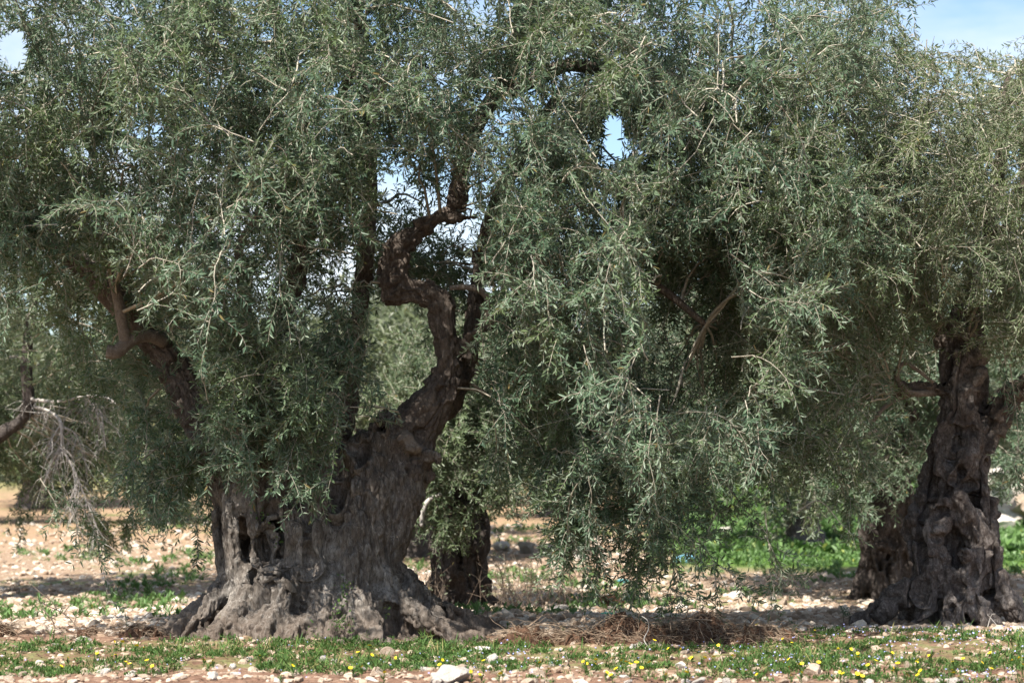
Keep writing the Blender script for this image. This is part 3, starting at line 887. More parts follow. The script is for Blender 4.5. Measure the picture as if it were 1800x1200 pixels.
for Y in (16.9, 17.6, 18.3, 19.1, 19.9, 20.6):
    hw = 2.75 * math.sqrt(max(.05, 1 - ((Y - 18.8) / 2.6) ** 2))
    for x in np.arange(4.35 - hw - .3, 4.35 + hw, .54):
        for z in np.arange(.9, 6.2, .5):
            xx = x + R2.normal(0, .14); zz = z + R2.normal(0, .13); yy = Y + R2.normal(0, .16)
            px, py = pxy(np.array([xx, yy, zz]))
            if py > np.interp(px, lowr_x, lowr_y) - 70: continue
            if px > 1545 and py < np.interp(px, [1545, 1590, 1640, 1720, 1760, 1830, 1950], [-60, 30, 105, 125, 100, 80, 30]) : continue
            if zz > 6.3 - .22 * (xx - 4.2) ** 2 - .2 * (yy - 18.8) ** 2: continue
            (clp if (px < 1560 and yy < 18.6) else cl).append([xx, yy, zz, R2.uniform(.30, .46), R2.uniform(.5, 1.1) * (.7 if Y > 19.5 else 1)])
for (px, py, Y, r, w) in ((1560, 600, 18.0, .3, .8), (1600, 520, 17.9, .3, .9), (1790, 560, 17.9, .3, .9), (1730, 520, 17.9, .3, .8), (1785, 780, 17.9, .14, .3), (1800, 620, 17.9, .2, .5), (1650, 560, 18.0, .2, .4)):
    p = P(px, py, Y); cl.append([p[0], p[1], p[2], r, w])
for (px, py, Y, r, w) in ((1400, 770, 17.6, .32, 1), (1450, 750, 17.5, .32, 1), (1470, 800, 17.6, .24, .8), (1350, 780, 17.8, .3, .9), (1490, 720, 17.5, .26, .9), (1410, 830, 17.7, .17, .6), (1330, 830, 17.8, .18, .5)):
    p = P(px, py, Y); clp.append([p[0], p[1], p[2], r, w])
VOID_R = [(1730, 25, 90, 55, 0, 60), (1635, 5, 50, 60, 0, 60), (1690, 790, 80, 190, 0, 18.8), (1770, 705, 40, 62, 0, 18.85), (1078, 245, 19, 52, 0, 40), (1530, 430, 26, 22, 0, 18.6)]
print('right', foliage(cl, skel_r, R2, (LEAF_OLIVE, TWIG), right, r_base, voids=VOID_R, branchlets=4.3, twigs=1.65, L=.058, W=.0115),
      foliage(clp, skel_r, R2, (LEAF_PALE, TWIG), right, r_base, voids=VOID_R, branchlets=4.2, twigs=1.5, L=.060, W=.0125))
sprays([[(1400, 900, 0), (1440, 880, 0), (1480, 922, 0), (1500, 940, 0)], [(1345, 900, 0), (1352, 960, 0), (1370, 1010, 0)], [(1345, 940, 0), (1375, 1000, 0), (1395, 1010, 0)], [(1352, 1000, 0), (1360, 1035, 0), (1358, 1065, 0)],
        [(1260, 900, 0), (1235, 960, 0), (1250, 990, 0)]], 17.4, R2, right, r_base, LEAF_PALE)
sprays([[(1775, 640, 0), (1786, 720, 0), (1790, 790, 0), (1782, 815, 0)], [(1755, 560, 0), (1768, 640, 0), (1765, 690, 0)], [(1800, 640, 0), (1808, 720, 0), (1800, 800, 0)]], 17.9, R2, right, r_base, LEAF)

# ================================================================ REAR RIGHT OLIVE
R3 = np.random.default_rng(303)
YB = 26.0
b_base = P(1555, 1052, YB); b_base[2] = -.25
rear = thing('olive_tree', b_base, 'shaded olive tree with a ridged trunk half hidden behind the knotted right trunk', 'olive tree', 'olive trees of the grove')
BS = [[(1556, 1060, 0, 54), (1560, 990, 0, 34), (1556, 930, 0, 34), (1562, 850, 0, 28), (1570, 770, 0, 20)],
      [(1488, 1060, -.25, 9), (1516, 1028, -.25, 16), (1530, 975, -.22, 16), (1524, 930, -.15, 15), (1536, 860, -.1, 14), (1545, 780, -.05, 12)],
      [(1540, 1066, -.35, 15), (1548, 1010, -.32, 15), (1538, 960, -.28, 14), (1556, 900, -.25, 14), (1566, 830, -.2, 12)],
      [(1575, 1066, -.35, 16), (1570, 1010, -.3, 15), (1584, 960, -.28, 14), (1575, 900, -.25, 14), (1584, 820, -.2, 12)],
      [(1640, 1062, -.2, 11), (1606, 1028, -.2, 17), (1592, 970, -.16, 16), (1598, 920, -.15, 14), (1590, 850, -.1, 13)]]
BLI = [[(1560, 830, 0, 22), (1530, 760, .1, 15), (1470, 690, .1, 11), (1400, 640, .1, 8)], [(1575, 820, 0, 20), (1600, 720, .1, 14), (1610, 600, .1, 10), (1600, 480, .1, 7)], [(1580, 830, 0, 16), (1650, 760, .1, 12), (1740, 700, .1, 8), (1800, 660, 0, 6)]]
fused_tree(YB, rear, b_base, BS, BLI, [(1528, 930, -.2, 16), (1560, 960, -.32, 14), (1600, 960, -.2, 15)],
           [(1548, 985, -.42, 4, 16, 12), (1562, 1000, -.44, 4, 20, 12), (1570, 940, -.38, 4, 18, 12), (1545, 930, -.36, 4, 14, 10), (1590, 990, -.36, 4, 18, 10), (1530, 1000, -.38, 4, 14, 10)],
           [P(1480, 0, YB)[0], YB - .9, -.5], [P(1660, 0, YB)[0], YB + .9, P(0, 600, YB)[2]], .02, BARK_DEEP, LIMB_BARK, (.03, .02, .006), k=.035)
for i, l_ in enumerate(BLI):
    V, fs = tube_mesh(chain(YB, l_[1:]), 9, .15, 50 + i)
    add('limb', make_mesh('limb', V - b_base, fs, LIMB_BARK), rear)
ccen = P(1500, 640, YB + .3)
cl = dome(ccen, (2.9, 2.4, 2.4), 150, R3, P(0, 850, YB)[2], (.38, .6))
lowb = lambda px: np.interp(px, [1150, 1250, 1330, 1420, 1520, 1620, 1700, 1780, 1900], [720, 775, 795, 815, 840, 835, 810, 815, 800])
x_, y_ = pxy(cl[:, :3]); cl = cl[y_ < lowb(x_) - 25]
for (px, py) in ((1300, 800), (1350, 820), (1400, 830), (1450, 840), (1500, 845), (1540, 835), (1590, 830), (1640, 810), (1780, 800), (1800, 770), (1760, 790)):
    p = P(px, py - 20, YB - .9 + R3.normal(0, .4)); cl = np.vstack([cl, [p[0], p[1], p[2], .34, 1.]])
print('rear', foliage(cl, skeleton([chain(YB, c) for c in BLI]), R3, (LEAF, TWIG), rear, b_base, L=.085, W=.019, pairs=10, branchlets=4.5, twigs=1.6, twl=(.25, .5), bl=1.4))

# ================================================================ SMALL MIDDLE OLIVE
R4 = np.random.default_rng(404)
YS = 24.0
s_base = P(805, 1075, YS); s_base[2] = -.28
mid = thing('olive_tree', s_base, 'low stumpy olive tree with a dark hollow trunk behind the big flared trunk', 'olive tree', 'olive trees of the grove')
SS = [[(806, 1080, 0, 48), (806, 1010, 0, 34), (803, 950, 0, 36), (800, 895, 0, 26), (800, 830, 0, 16)],
      [(722, 1084, -.2, 10), (758, 1046, -.2, 19), (772, 985, -.2, 17), (766, 945, -.15, 17), (770, 890, -.1, 14)],
      [(790, 1084, -.35, 16), (795, 1020, -.3, 16), (790, 960, -.28, 16), (796, 890, -.2, 14)],
      [(826, 1084, -.35, 16), (822, 1020, -.28, 14), (830, 960, -.25, 15), (822, 890, -.2, 14)],
      [(925, 1088, -.1, 9), (876, 1070, -.15, 17), (848, 1040, -.15, 17), (844, 985, -.12, 16), (848, 940, -.1, 16), (838, 885, 0, 13)],
      [(800, 1000, .25, 34), (800, 1084, .5, 24)]]
SLI = [[(790, 900, 0, 22), (760, 830, .1, 14), (735, 750, .1, 9)], [(805, 890, 0, 20), (812, 800, .1, 14), (815, 690, .1, 9)], [(830, 900, 0, 18), (870, 820, .1, 12), (910, 740, .1, 8)]]
fused_tree(YS, mid, s_base, SS, SLI, [(852, 1028, -.18, 20), (765, 945, -.2, 15), (850, 945, -.15, 15)],
           [(826, 1000, -.42, 5, 30, 16), (796, 1030, -.46, 9, 14, 16), (812, 1035, -.42, 6, 22, 14), (780, 980, -.42, 4, 18, 12), (808, 970, -.4, 4, 20, 12), (838, 1000, -.34, 4, 22, 12), (854, 1030, -.34, 10, 14, 8)],
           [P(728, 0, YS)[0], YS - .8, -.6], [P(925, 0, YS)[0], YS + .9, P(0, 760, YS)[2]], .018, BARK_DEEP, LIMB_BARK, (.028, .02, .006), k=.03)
for i, l_ in enumerate(SLI):
    V, fs = tube_mesh(chain(YS, l_[1:]), 9, .15, 70 + i)
    add('limb', make_mesh('limb', V - s_base, fs, LIMB_BARK), mid)
V, fs = tube_mesh(chain(YS, [(775, 868, -.9, 3), (752, 880, -1.0, 4), (742, 905, -1.0, 4), (741, 925, -1.0, 3)]), 7, .1, 75)
add('branch', make_mesh('branch', V - s_base, fs, DEADWOOD), mid)
cl = dome(P(815, 730, YS), (1.25, 1.2, 1.35), 60, R4, P(0, 850, YS)[2], (.28, .45))
for (px, py, r) in ((740, 872, .2), (780, 892, .2), (830, 886, .2), (870, 876, .2), (800, 800, .3), (850, 790, .3), (760, 780, .3), (776, 925, .06), (722, 860, .14), (730, 750, .25), (890, 750, .25)):
    p = P(px, py, YS - .75 + R4.normal(0, .15)); cl = np.vstack([cl, [p[0], p[1], p[2], r, .9 if r > .15 else .5]])
print('mid', foliage(cl, skeleton([chain(YS, c) for c in SLI]), R4, (LEAF_PALE, TWIG), mid, s_base, L=.075, W=.018, pairs=10, branchlets=4, twigs=1.5, bl=1.2))

# ================================================================ LEFT REAR OLIVE with a leaning trunk and a dead bough
R5 = np.random.default_rng(505)
YL = 25.5
l_base = P(-150, 1056, YL); l_base[2] = -.26
left = thing('olive_tree', l_base, 'olive tree leaning in from the left edge with bare grey dead boughs', 'olive tree', 'olive trees of the grove')
LS = [[(-150, 1070, 0, 60), (-130, 960, 0, 46), (-95, 860, 0, 38), (-50, 800, 0, 28)], [(-220, 1075, -.2, 22), (-180, 990, -.2, 26), (-140, 900, -.1, 22)], [(-90, 1075, -.2, 22), (-100, 980, -.25, 24), (-85, 890, -.15, 20)]]
LLI = [[(-60, 815, 0, 20), (-10, 772, 0, 13), (30, 744, 0, 10), (48, 725, 0, 10)], [(48, 728, 0, 12), (50, 690, 0, 11), (46, 640, 0, 10), (52, 580, 0, 9), (66, 480, .1, 7), (60, 380, .1, 5)], [(-80, 850, 0, 22), (-120, 720, .1, 16), (-110, 600, .1, 12), (-60, 480, .1, 8)]]
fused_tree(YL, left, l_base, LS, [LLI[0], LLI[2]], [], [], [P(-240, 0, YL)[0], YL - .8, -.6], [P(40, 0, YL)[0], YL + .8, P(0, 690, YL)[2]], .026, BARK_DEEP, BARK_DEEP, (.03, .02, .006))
for i, l_ in enumerate((LLI[0][1:], LLI[1], LLI[2][1:])):
    V, fs = tube_mesh(chain(YL, l_), 9, .2, 90 + i)
    add('limb', make_mesh('limb', V - l_base, fs, BARK_DEEP), left)
# dead boughs
dead = [[(48, 700, 0, 6), (100, 706, -.3, 5), (150, 696, -.4, 4), (190, 700, -.45, 3), (205, 712, -.5, 2)], [(60, 715, 0, 5), (85, 722, -.3, 5), (106, 740, -.5, 5), (108, 775, -.5, 4), (106, 790, -.5, 4)],
        [(106, 785, -.5, 4), (125, 815, -.5, 3.5), (138, 845, -.5, 3), (152, 880, -.5, 2.4), (168, 920, -.5, 2), (176, 958, -.5, 1.4)], [(106, 785, -.5, 3), (90, 815, -.5, 2.5), (78, 845, -.5, 1.5)], [(107, 750, -.5, 3), (128, 758, -.45, 2.4), (142, 785, -.4, 2), (146, 805, -.4, 1.2)],
        [(107, 745, -.5, 3), (92, 770, -.5, 2), (80, 785, -.5, 1.2)], [(138, 845, -.5, 2.4), (126, 870, -.5, 2), (122, 900, -.5, 1.2)], [(170, 700, -.4, 3), (180, 740, -.4, 2.4), (186, 790, -.4, 1.6)], [(150, 698, -.4, 2.4), (165, 712, -.4, 2), (172, 725, -.4, 1.2)]]
dead = [[(a, b, c, r * .58) for a, b, c, r in d] for d in dead]
ms = [tube_mesh(chain(YL, d), 6, .12, 100 + i) for i, d in enumerate(dead)]
dp = np.concatenate([catmull(chain(YL, d), 5) for d in dead])
st = dp[R5.integers(0, len(dp), 330), :3]
tw = grow(st, np.column_stack([R5.normal(0, .5, 330), R5.normal(0, .5, 330), R5.normal(-.6, .4, 330)]), R5.uniform(.15, .6, 330), 7, np.full(330, .10), .16, R5)
ms.append(thin_tubes(tw, np.full(330, .0045), np.full(330, .002)))
V, fs = merge(ms)
o = add('dead_bough', make_mesh('dead_bough', V - l_base, fs, DEADWOOD), left); o['label'] = 'bare grey dead bough of fanning twigs'
cl = dome(P(20, 560, YL + .3), (2.6, 2.0, 2.6), 105, R5, P(0, 800, YL)[2], (.36, .55))
x_, y_ = pxy(cl[:, :3]); cl = cl[~((np.abs(x_ - 48) < 50) & (y_ > 560) & (cl[:, 1] < YL + .4)) & ~((x_ > 30) & (x_ < 240) & (y_ > 620) & (cl[:, 1] < YL + .1))]
for (px, py, r, dy) in ((20, 820, .4, .6), (60, 850, .35, .6), (100, 860, .3, .7), (180, 850, .3, .7), (240, 860, .3, .8), (200, 780, .35, .8), (290, 850, .3, .8), (90, 800, .3, .6), (150, 820, .3, .9), (260, 800, .35, .8), (40, 780, .35, .6), (200, 900, .2, .9), (150, 905, .2, .8), (250, 905, .2, .9)):
    p = P(px, py, YL + dy); cl = np.vstack([cl, [p[0], p[1], p[2], r, .8]])
print('left', foliage(cl, skeleton([chain(YL, c) for c in LLI]), R5, (LEAF_PALE, TWIG), left, l_base, L=.085, W=.019, pairs=10, branchlets=4, twigs=1.5, bl=1.3))

# ================================================================ OLIVES FAR BEHIND
def far_tree(seed, h, r):
    R = np.random.default_rng(seed)
    root = bpy.data.objects.new('olive_tree', None); COL.objects.link(root)
    ms = []
    ch = [[np.array([0, 0, -.3]), .55], [np.array([.05, 0, .5]), .36], [np.array([-.1, .05, 1.1]), .30]]
    ms.append(tube_mesh(np.array([[*p, q] for p, q in ch] + [[.05, 0, 1.7, .26]]), 18, .5, seed, sub=6))
    for k in range(5):
        a = k * 1.26 + R.uniform(-.3, .3); e = np.array([math.cos(a) * r * .6, math.sin(a) * r * .6, h * R.uniform(.62, .85)])
        ms.append(tube_mesh(np.array([[0, 0, .9, .2], [e[0] * .3, e[1] * .3, 1.7, .13], [e[0] * .7, e[1] * .7, 1.2 + .5 * (e[2] - 1), .08], [*e, .03]]), 8, .3, seed + k))
    V, fs = merge(ms)
    add('trunk', make_mesh('trunk', V, fs, BARK_DARK), root)
    cl = dome((0, 0, h * .60), (r, r, h * .42), 70, R, .9, (.45, .8), .25)
    foliage(cl, None, R, (LEAF_FAR, TWIG), root, np.zeros(3), L=.17, W=.05, pairs=6, branchlets=4, twigs=1.1, twl=(.35, .7), bl=1.3, connect=0, woody=False)
    return root


protos = [far_tree(901, 5.0, 2.6), far_tree(902, 5.8, 2.9), far_tree(903, 4.4, 2.4)]
RF = np.random.default_rng(77)
far_spots = [(1425, 35.0, 1, 0), (640, 40, 0, 0), (715, 33, 2, 0), (300, 47, 1, 0), (980, 50, 2, 0), (1120, 62, 0, 0), (60, 56, 0, 0), (470, 64, 2, 0), (790, 58, 1, 0), (1260, 70, 1, 0), (1560, 60, 2, 0), (1700, 52, 0, 0), (1790, 74, 1, 0),
             (180, 78, 2, 0), (580, 84, 0, 0), (900, 82, 1, 0), (1050, 92, 0, 0), (1380, 90, 2, 0), (1640, 96, 0, 0), (360, 100, 1, 0), (720, 104, 2, 0), (1180, 108, 1, 0), (-60, 70, 1, 0), (-160, 46, 2, 0), (1900, 48, 1, 0), (20, 108, 0, 0), (1480, 116, 1, 0), (860, 120, 0, 0)]
far_lab = {0: 'blurred far olive tree with a leaning grey trunk standing in the green field'}
used = set()
for i, (px, Y, k, _) in enumerate(far_spots):
    src = protos[k]
    if k not in used:
        used.add(k); o = src
    else:
        o = src.copy(); COL.objects.link(o)
        for c in list(src.children):
            d = c.copy(); COL.objects.link(d); d.parent = o
    x = (px - 900) / F * Y
    o.location = (x, Y, float(ground_z(x, Y)) - .05)
    s = RF.uniform(.9, 1.15) if i else .85
    o.scale = (s, s, s * RF.uniform(.92, 1.08))
    o.rotation_euler = (0, .28 if i == 0 else 0, RF.uniform(0, 6.28) if i else 2.2)
    if i == 0:
        tag(o, far_lab[0], 'olive tree', 'far olive trees')
    elif Y < 76:
        tag(o, 'blurred olive tree standing on the level ground far behind the front trunks', 'olive tree', 'far olive trees on the level')
    else:
        tag(o, 'small blurred olive tree on the rising slope at the back', 'olive tree', 'far olive trees on the slope')

# ================================================================ GROUND
def axis_pts(lo, hi, c0, c1, fine, growf):
    a = list(np.arange(c0, c1, fine)); s = fine; x = a[-1]
    while x < hi: s *= growf; x += s; a.append(x)
    s = fine; x = a[0]; b = []
    while x > lo: s *= growf; x -= s; b.append(x)
    return np.array(b[::-1] + a)


gx = axis_pts(-260, 260, -5.0, 6.0, .035, 1.045)
gy = axis_pts(-40, 420, 12.8, 22, .035, 1.03)
X, Yg = np.meshgrid(gx, gy, indexing='ij')
Z = ground_z(X, Yg)
near = np.clip((30 - Yg) / 8, 0, 1) * (np.abs(X) < 9)
q = np.stack([X * 9, Yg * 9, 0 * X], -1)
Z = Z + near * ((fbm(q, 3, 15) - .5) * .05)
V = np.stack([X, Yg, Z], -1).reshape(-1, 3)
nx_, ny_ = X.shape
i = np.arange(nx_ - 1)[:, None] * ny_ + np.arange(ny_ - 1)[None]
f = np.stack([i, i + ny_, i + ny_ + 1, i + 1], -1).reshape(-1, 4)


def mat_ground():
    m, nt, b, out = newmat('earth')
    t = nt.nodes.new('ShaderNodeTexCoord')
    v = t.outputs['Object']
    sp = nt.nodes.new('ShaderNodeSeparateXYZ'); nt.links.new(v, sp.inputs[0])
    x, y = sp.outputs[0], sp.outputs[1]
    nb = noise(nt, v, .45, 4, .6)
    yw = math_n(nt, 'MULTIPLY_ADD', math_n(nt, 'SUBTRACT', nb, .5), 1.6, y)

    def step(val, a, c):
        mr = nt.nodes.new('ShaderNodeMapRange')
        mr.interpolation_type = 'SMOOTHSTEP'
        mr.inputs[1].default_value = a; mr.inputs[2].default_value = c
        nt.links.new(val, mr.inputs[0])
        return mr.outputs[0]
    n1 = noise(nt, v, 6, 8, .7); n2 = noise(nt, v, 28, 6, .7); n3 = noise(nt, v, 1.1, 5, .6)
    soil = ramp(nt, n1, [(.3, (.085, .048, .032)), (.5, (.17, .098, .066)), (.72, (.27, .18, .13))])
    vo = nt.nodes.new('ShaderNodeTexVoronoi'); vo.inputs['Scale'].default_value = 17; vo.inputs['Randomness'].default_value = 1
    nt.links.new(v, vo.inputs['Vector'])
    hs = nt.nodes.new('ShaderNodeSeparateColor'); nt.links.new(vo.outputs['Color'], hs.inputs[0])
    peb = ramp(nt, hs.outputs[0], [(0, (.25, .17, .11)), (.4, (.35, .26, .19)), (.8, (.44, .36, .28)), (1, (.52, .47, .40))])
    pm = ramp(nt, vo.outputs['Distance'], [(.30, 1.0), (.48, 0.0)])
    gravel = mixc(nt, pm, ramp(nt, n2, [(.3, (.17, .11, .07)), (.7, (.35, .25, .17))]), peb)
    # share of gravel against bare soil
    gm = math_n(nt, 'MULTIPLY', step(yw, 16.6, 18.6), ramp(nt, n3, [(.30, .35), (.46, 1.0)]))
    gm = math_n(nt, 'MAXIMUM', gm, ramp(nt, n3, [(.48, 0.0), (.66, .45)]))
    c = mixc(nt, gm, soil, gravel)
    terra = ramp(nt, n2, [(.3, (.24, .145, .08)), (.7, (.40, .28, .18))])
    c = mixc(nt, math_n(nt, 'MULTIPLY', step(yw, 30, 42), .8), c, terra)
    grass = ramp(nt, n2, [(.3, (.045, .095, .018)), (.6, (.10, .18, .035)), (.8, (.17, .23, .06))])
    # green flush: field on the right, thin patches elsewhere
    xb = math_n(nt, 'SUBTRACT', x, math_n(nt, 'MULTIPLY', y, .070))
    fld = math_n(nt, 'MULTIPLY', step(xb, -.3, 1.2), step(yw, 29.5, 31.5))
    hill = math_n(nt, 'MULTIPLY', step(yw, 58, 75), ramp(nt, n3, [(.35, .35), (.55, 1.0)]))
    pt = math_n(nt, 'MULTIPLY', math_n(nt, 'MULTIPLY', ramp(nt, noise(nt, v, .8, 6, .72), [(.55, 0.0), (.66, .8)]), step(yw, 21, 24)), 1.0)
    fr = math_n(nt, 'MULTIPLY', math_n(nt, 'MULTIPLY', step(yw, 13.9, 14.4), step(yw, 17.0, 16.2)), ramp(nt, n1, [(.42, 0.0), (.6, .55)]))
    gmask = math_n(nt, 'MAXIMUM', math_n(nt, 'MAXIMUM', fld, hill), math_n(nt, 'MAXIMUM', pt, fr))
    c = mixc(nt, gmask, c, grass)
    nt.links.new(c, b.inputs['Base Color'])
    b.inputs['Roughness'].default_value = .95
    b.inputs['Specular IOR Level'].default_value = .15
    h = math_n(nt, 'ADD', math_n(nt, 'MULTIPLY', n2, .6), math_n(nt, 'MULTIPLY', pm, .5))
    bump(nt, b, h, .8, .03)
    return m


o = add('ground', make_mesh('ground', V, f, mat_ground())); o['kind'] = 'structure'

# ================================================================ STONES
def ico(sub):
    import bmesh
    bm = bmesh.new(); bmesh.ops.create_icosphere(bm, subdivisions=sub, radius=1)
    bm.verts.ensure_lookup_table()
    v = np.array([x.co[:] for x in bm.verts]); f = np.array([[y.index for y in x.verts] for x in bm.faces])
    bm.free()
    return v, f


def stone_shape(R, sub, cuts=9):
    v, f = ico(sub)
    n = nrm(R.normal(size=(cuts, 3))); c = R.uniform(.45, .85, cuts)
    for k in range(cuts):
        d = v @ n[k] - c[k]
        v = v - np.maximum(d, 0)[:, None] * n[k]
    v = v * (1 + .22 * (fbm(v * 2.2 + R.uniform(0, 50), 3, 3) - .5)[:, None])
    if sub > 2:
        v = v * (1 + .05 * (fbm(v * 9 + R.uniform(0, 50), 2, 4) - .5)[:, None])
    v = v * R.uniform(.75, 1.15, 3) * np.array([1.1, .95, .72])
    return v, f


def mat_stone(name, a, bb, c_):
    m, nt, b, out = newmat(name)
    t = nt.nodes.new('ShaderNodeTexCoord'); oi = nt.nodes.new('ShaderNodeObjectInfo')
    v = t.outputs['Object']
    n1 = noise(nt, v, 2.2, 8, .72); n2 = noise(nt, v, 11, 6, .75)
    c = ramp(nt, n1, [(.32, a), (.52, bb), (.7, c_)])
    c = mixc(nt, ramp(nt, n2, [(.5, 0.0), (.72, .55)]), c, (.22, .14, .09))
    hv = nt.nodes.new('ShaderNodeHueSaturation')
    hv.inputs['Value'].default_value = 1
    nt.links.new(math_n(nt, 'MULTIPLY_ADD', oi.outputs['Random'], .5, .72), hv.inputs['Value'])
    nt.links.new(c, hv.inputs['Color'])
    nt.links.new(hv.outputs[0], b.inputs['Base Color'])
    b.inputs['Roughness'].default_value = .9; b.inputs['Specular IOR Level'].default_value = .2
    bump(nt, b, math_n(nt, 'ADD', n1, n2), .5, .08)
    return m


ST_PINK = mat_stone('limestone_pink', (.25, .18, .125), (.40, .32, .245), (.50, .43, .36))
ST_PALE = mat_stone('limestone_pale', (.34, .305, .27), (.48, .44, .39), (.60, .57, .53))
RS_ = np.random.default_rng(606)
shapes = []
for k in range(14):
    v, f = stone_shape(RS_, 3)
    mt = ST_PALE if k % 3 == 0 else ST_PINK
    shapes.append(make_mesh('limestone_rock', v, f, mt, smooth=False))


def ground_at(px, py):
    """where the sight line of a pixel meets the ground"""
    Y = 14.0
    for _ in range(60):
        x = (px - 900) / F * Y
        z = float(ground_z(x, Y))
        Y2 = (CH - z) * F / max(py - HZ, 5)
        Y = .5 * Y + .5 * Y2
    return np.array([(px - 900) / F * Y, Y, float(ground_z((px - 900) / F * Y, Y))])


named = [  # px, py of the foot, half width px, height factor, shape, label
    (782, 1198, 50, .62, 0, 'largest white limestone boulder at the bottom edge below the flared trunk'),
    (1430, 1186, 24, .8, 1, 'angular beige rock with a dark left end in the flowered grass'),
    (1608, 1089, 26, .8, 3, 'smooth pale rock leaning against the roots of the knotted right trunk'),
    (1340, 1097, 15, .8, 6, 'lone round white stone on the bare soil right of the dug heap'),
    (838, 1146, 26, .6, 3, 'flat pale stone at the end of the right root of the flared trunk'),
    (862, 1164, 22, .75, 9, 'chunky white stone just below the flat one by the right root'),
    (745, 1178, 12, .9, 6, 'small white stone left of the largest boulder'),
    (446, 1131, 15, .6, 2, 'left of two flat grey stones under the front of the flared trunk'),
    (476, 1131, 16, .65, 5, 'right of two flat grey stones under the front of the flared trunk'),
    (375, 1192, 13, 1.0, 12, 'small upright pale grey rock in the red soil at the lower left'),
    (150, 1127, 18, .6, 0, 'wide flat pale stone in the shade left of the root heap'),
    (118, 1124, 15, .7, 4, 'pinkish stone beside the wide flat one at the left'),
    (408, 1172, 9, 1.2, 6, 'narrow standing pale stone in the grass under the trunk'),
    (1623, 1199, 22, .5, 4, 'brown flat rock cut by the bottom edge at the right'),
    (1680, 1202, 20, .6, 9, 'grey flat rock cut by the bottom edge near the right corner'),
    (1465, 1080, 16, .9, 10, 'dark grey stone at the tip of the left root of the knotted trunk'),
    (1790, 1106, 14, .7, 3, 'white stone at the right edge under the knotted trunk'),
    (1540, 1126, 20, .5, 7, 'flat pinkish stone in the blue flowered grass below the knotted trunk'),
    (945, 1186, 22, .6, 8, 'flat pink stone in the grass right of the largest boulder'),
    (1270, 1160, 10, .9, 11, 'small pink stone alone in the green grass below the dug heap'),
    (680, 1150, 20, .6, 5, 'pinkish stone in the grass under the middle of the flared trunk'),
    (1195, 1172, 18, .7, 0, 'pale stone in the grass below the middle of the dug heap'),
    (660, 1185, 18, .7, 1, 'tan rock half buried left of the small white stone'),
    (250, 1118, 18, .7, 13, 'pale stone leaning on the dark root heap at the left'),
    (525, 1196, 14, .7, 2, 'pink stone at the bottom edge below the flared trunk'),
]
for (px, py, hw, hf, k, lab) in named:
    p = ground_at(px, min(py, 1200)); s = hw * p[1] / F
    o = add('rock', shapes[k], None, p + np.array([0, 0, s * .14]), (RS_.normal(0, .15), RS_.normal(0, .15), RS_.uniform(0, 6.28)), (s * .95, s * .95, s * hf * 1.15))
    tag(o, lab, 'rock', 'larger stones in the grass')
# boulders along the far edge of the bare ground
for (px, py, hw, lab) in ((885, 968, 22, 'left of the white boulders behind the low stumpy tree'), (925, 972, 24, 'right of the white boulders behind the low stumpy tree'), (965, 966, 16, 'brown tinged boulder beside the white ones behind the stumpy tree'),
                          (1022, 982, 14, 'white boulder glimpsed under the hanging foliage in the middle'), (1275, 936, 12, 'white boulder in the green field behind the hanging foliage'), (1216, 928, 9, 'smaller white boulder left in the green field')):
    p = ground_at(px, py); s = hw * p[1] / F
    tag(add('boulder', shapes[(hw + px) % 5 * 3 % 14], None, p + np.array([0, 0, s * .35]), (0, RS_.normal(0, .2), RS_.uniform(0, 6.28)), (s, s, s)), lab, 'boulder', 'pale boulders at the far side')
for k in range(26):
    px = RS_.uniform(1738, 1840); Y = RS_.uniform(43, 47); x = (px - 900) / F * Y; s = RS_.uniform(.25, .5)
    tag(add('boulder', shapes[(k * 3) % 14 if k % 2 else 0], None, (x, Y, float(ground_z(x, Y)) + .1 + (k % 4) * .33), (RS_.normal(0, .3), RS_.normal(0, .3), RS_.uniform(0, 6.28)), (s, s, s * .9)),
        'pale grey boulder in the rubble pile behind the knotted right trunk', 'boulder', 'rubble pile at the right')
# front and middle stones, one object each
cnt = 0
avoid = lambda px, py: (300 < px < 860 and 1050 < py < 1128) or (1500 < px < 1800 and py < 1092)
while cnt < 175:
    px = RS_.uniform(0, 1800); py = 1200 - 78 * RS_.random() ** (1.9)
    if avoid(px, py): continue
    p = ground_at(px, py); s = RS_.uniform(.022, .05) * (1.25 if RS_.random() < .2 else 1)
    fr_ = p[1] < 14.3
    o = add('stone', shapes[RS_.integers(0, 14)], None, p + np.array([0, 0, s * .1]), (RS_.normal(0, .3), RS_.normal(0, .3), RS_.uniform(0, 6.28)), (s, s, s))
    if fr_: tag(o, 'small broken limestone lying on the red soil along the bottom edge', 'stone', 'stones on the red soil')
    else: tag(o, 'small broken limestone lying between the grass and flowers', 'stone', 'stones in the grass')
    cnt += 1
cnt = 0
while cnt < 90:
    px = RS_.uniform(0, 1800); py = RS_.uniform(1040, 1112)
    if avoid(px, py) or 860 < px < 1370 and py > 1090: continue
    p = ground_at(px, py); s = RS_.uniform(.05, .10)
    o = add('stone', shapes[RS_.integers(0, 14)], None, p + np.array([0, 0, s * .1]), (RS_.normal(0, .3), RS_.normal(0, .3), RS_.uniform(0, 6.28)), (s, s, s))
    tag(o, 'fist sized pale limestone in the sunny stony strip behind the trunks', 'stone', 'stones of the stony strip')
    cnt += 1
# the rest of the rubble
sv = [stone_shape(RS_, 2, 8) for _ in range(10)]
sv1 = [stone_shape(RS_, 1, 6) for _ in range(10)]


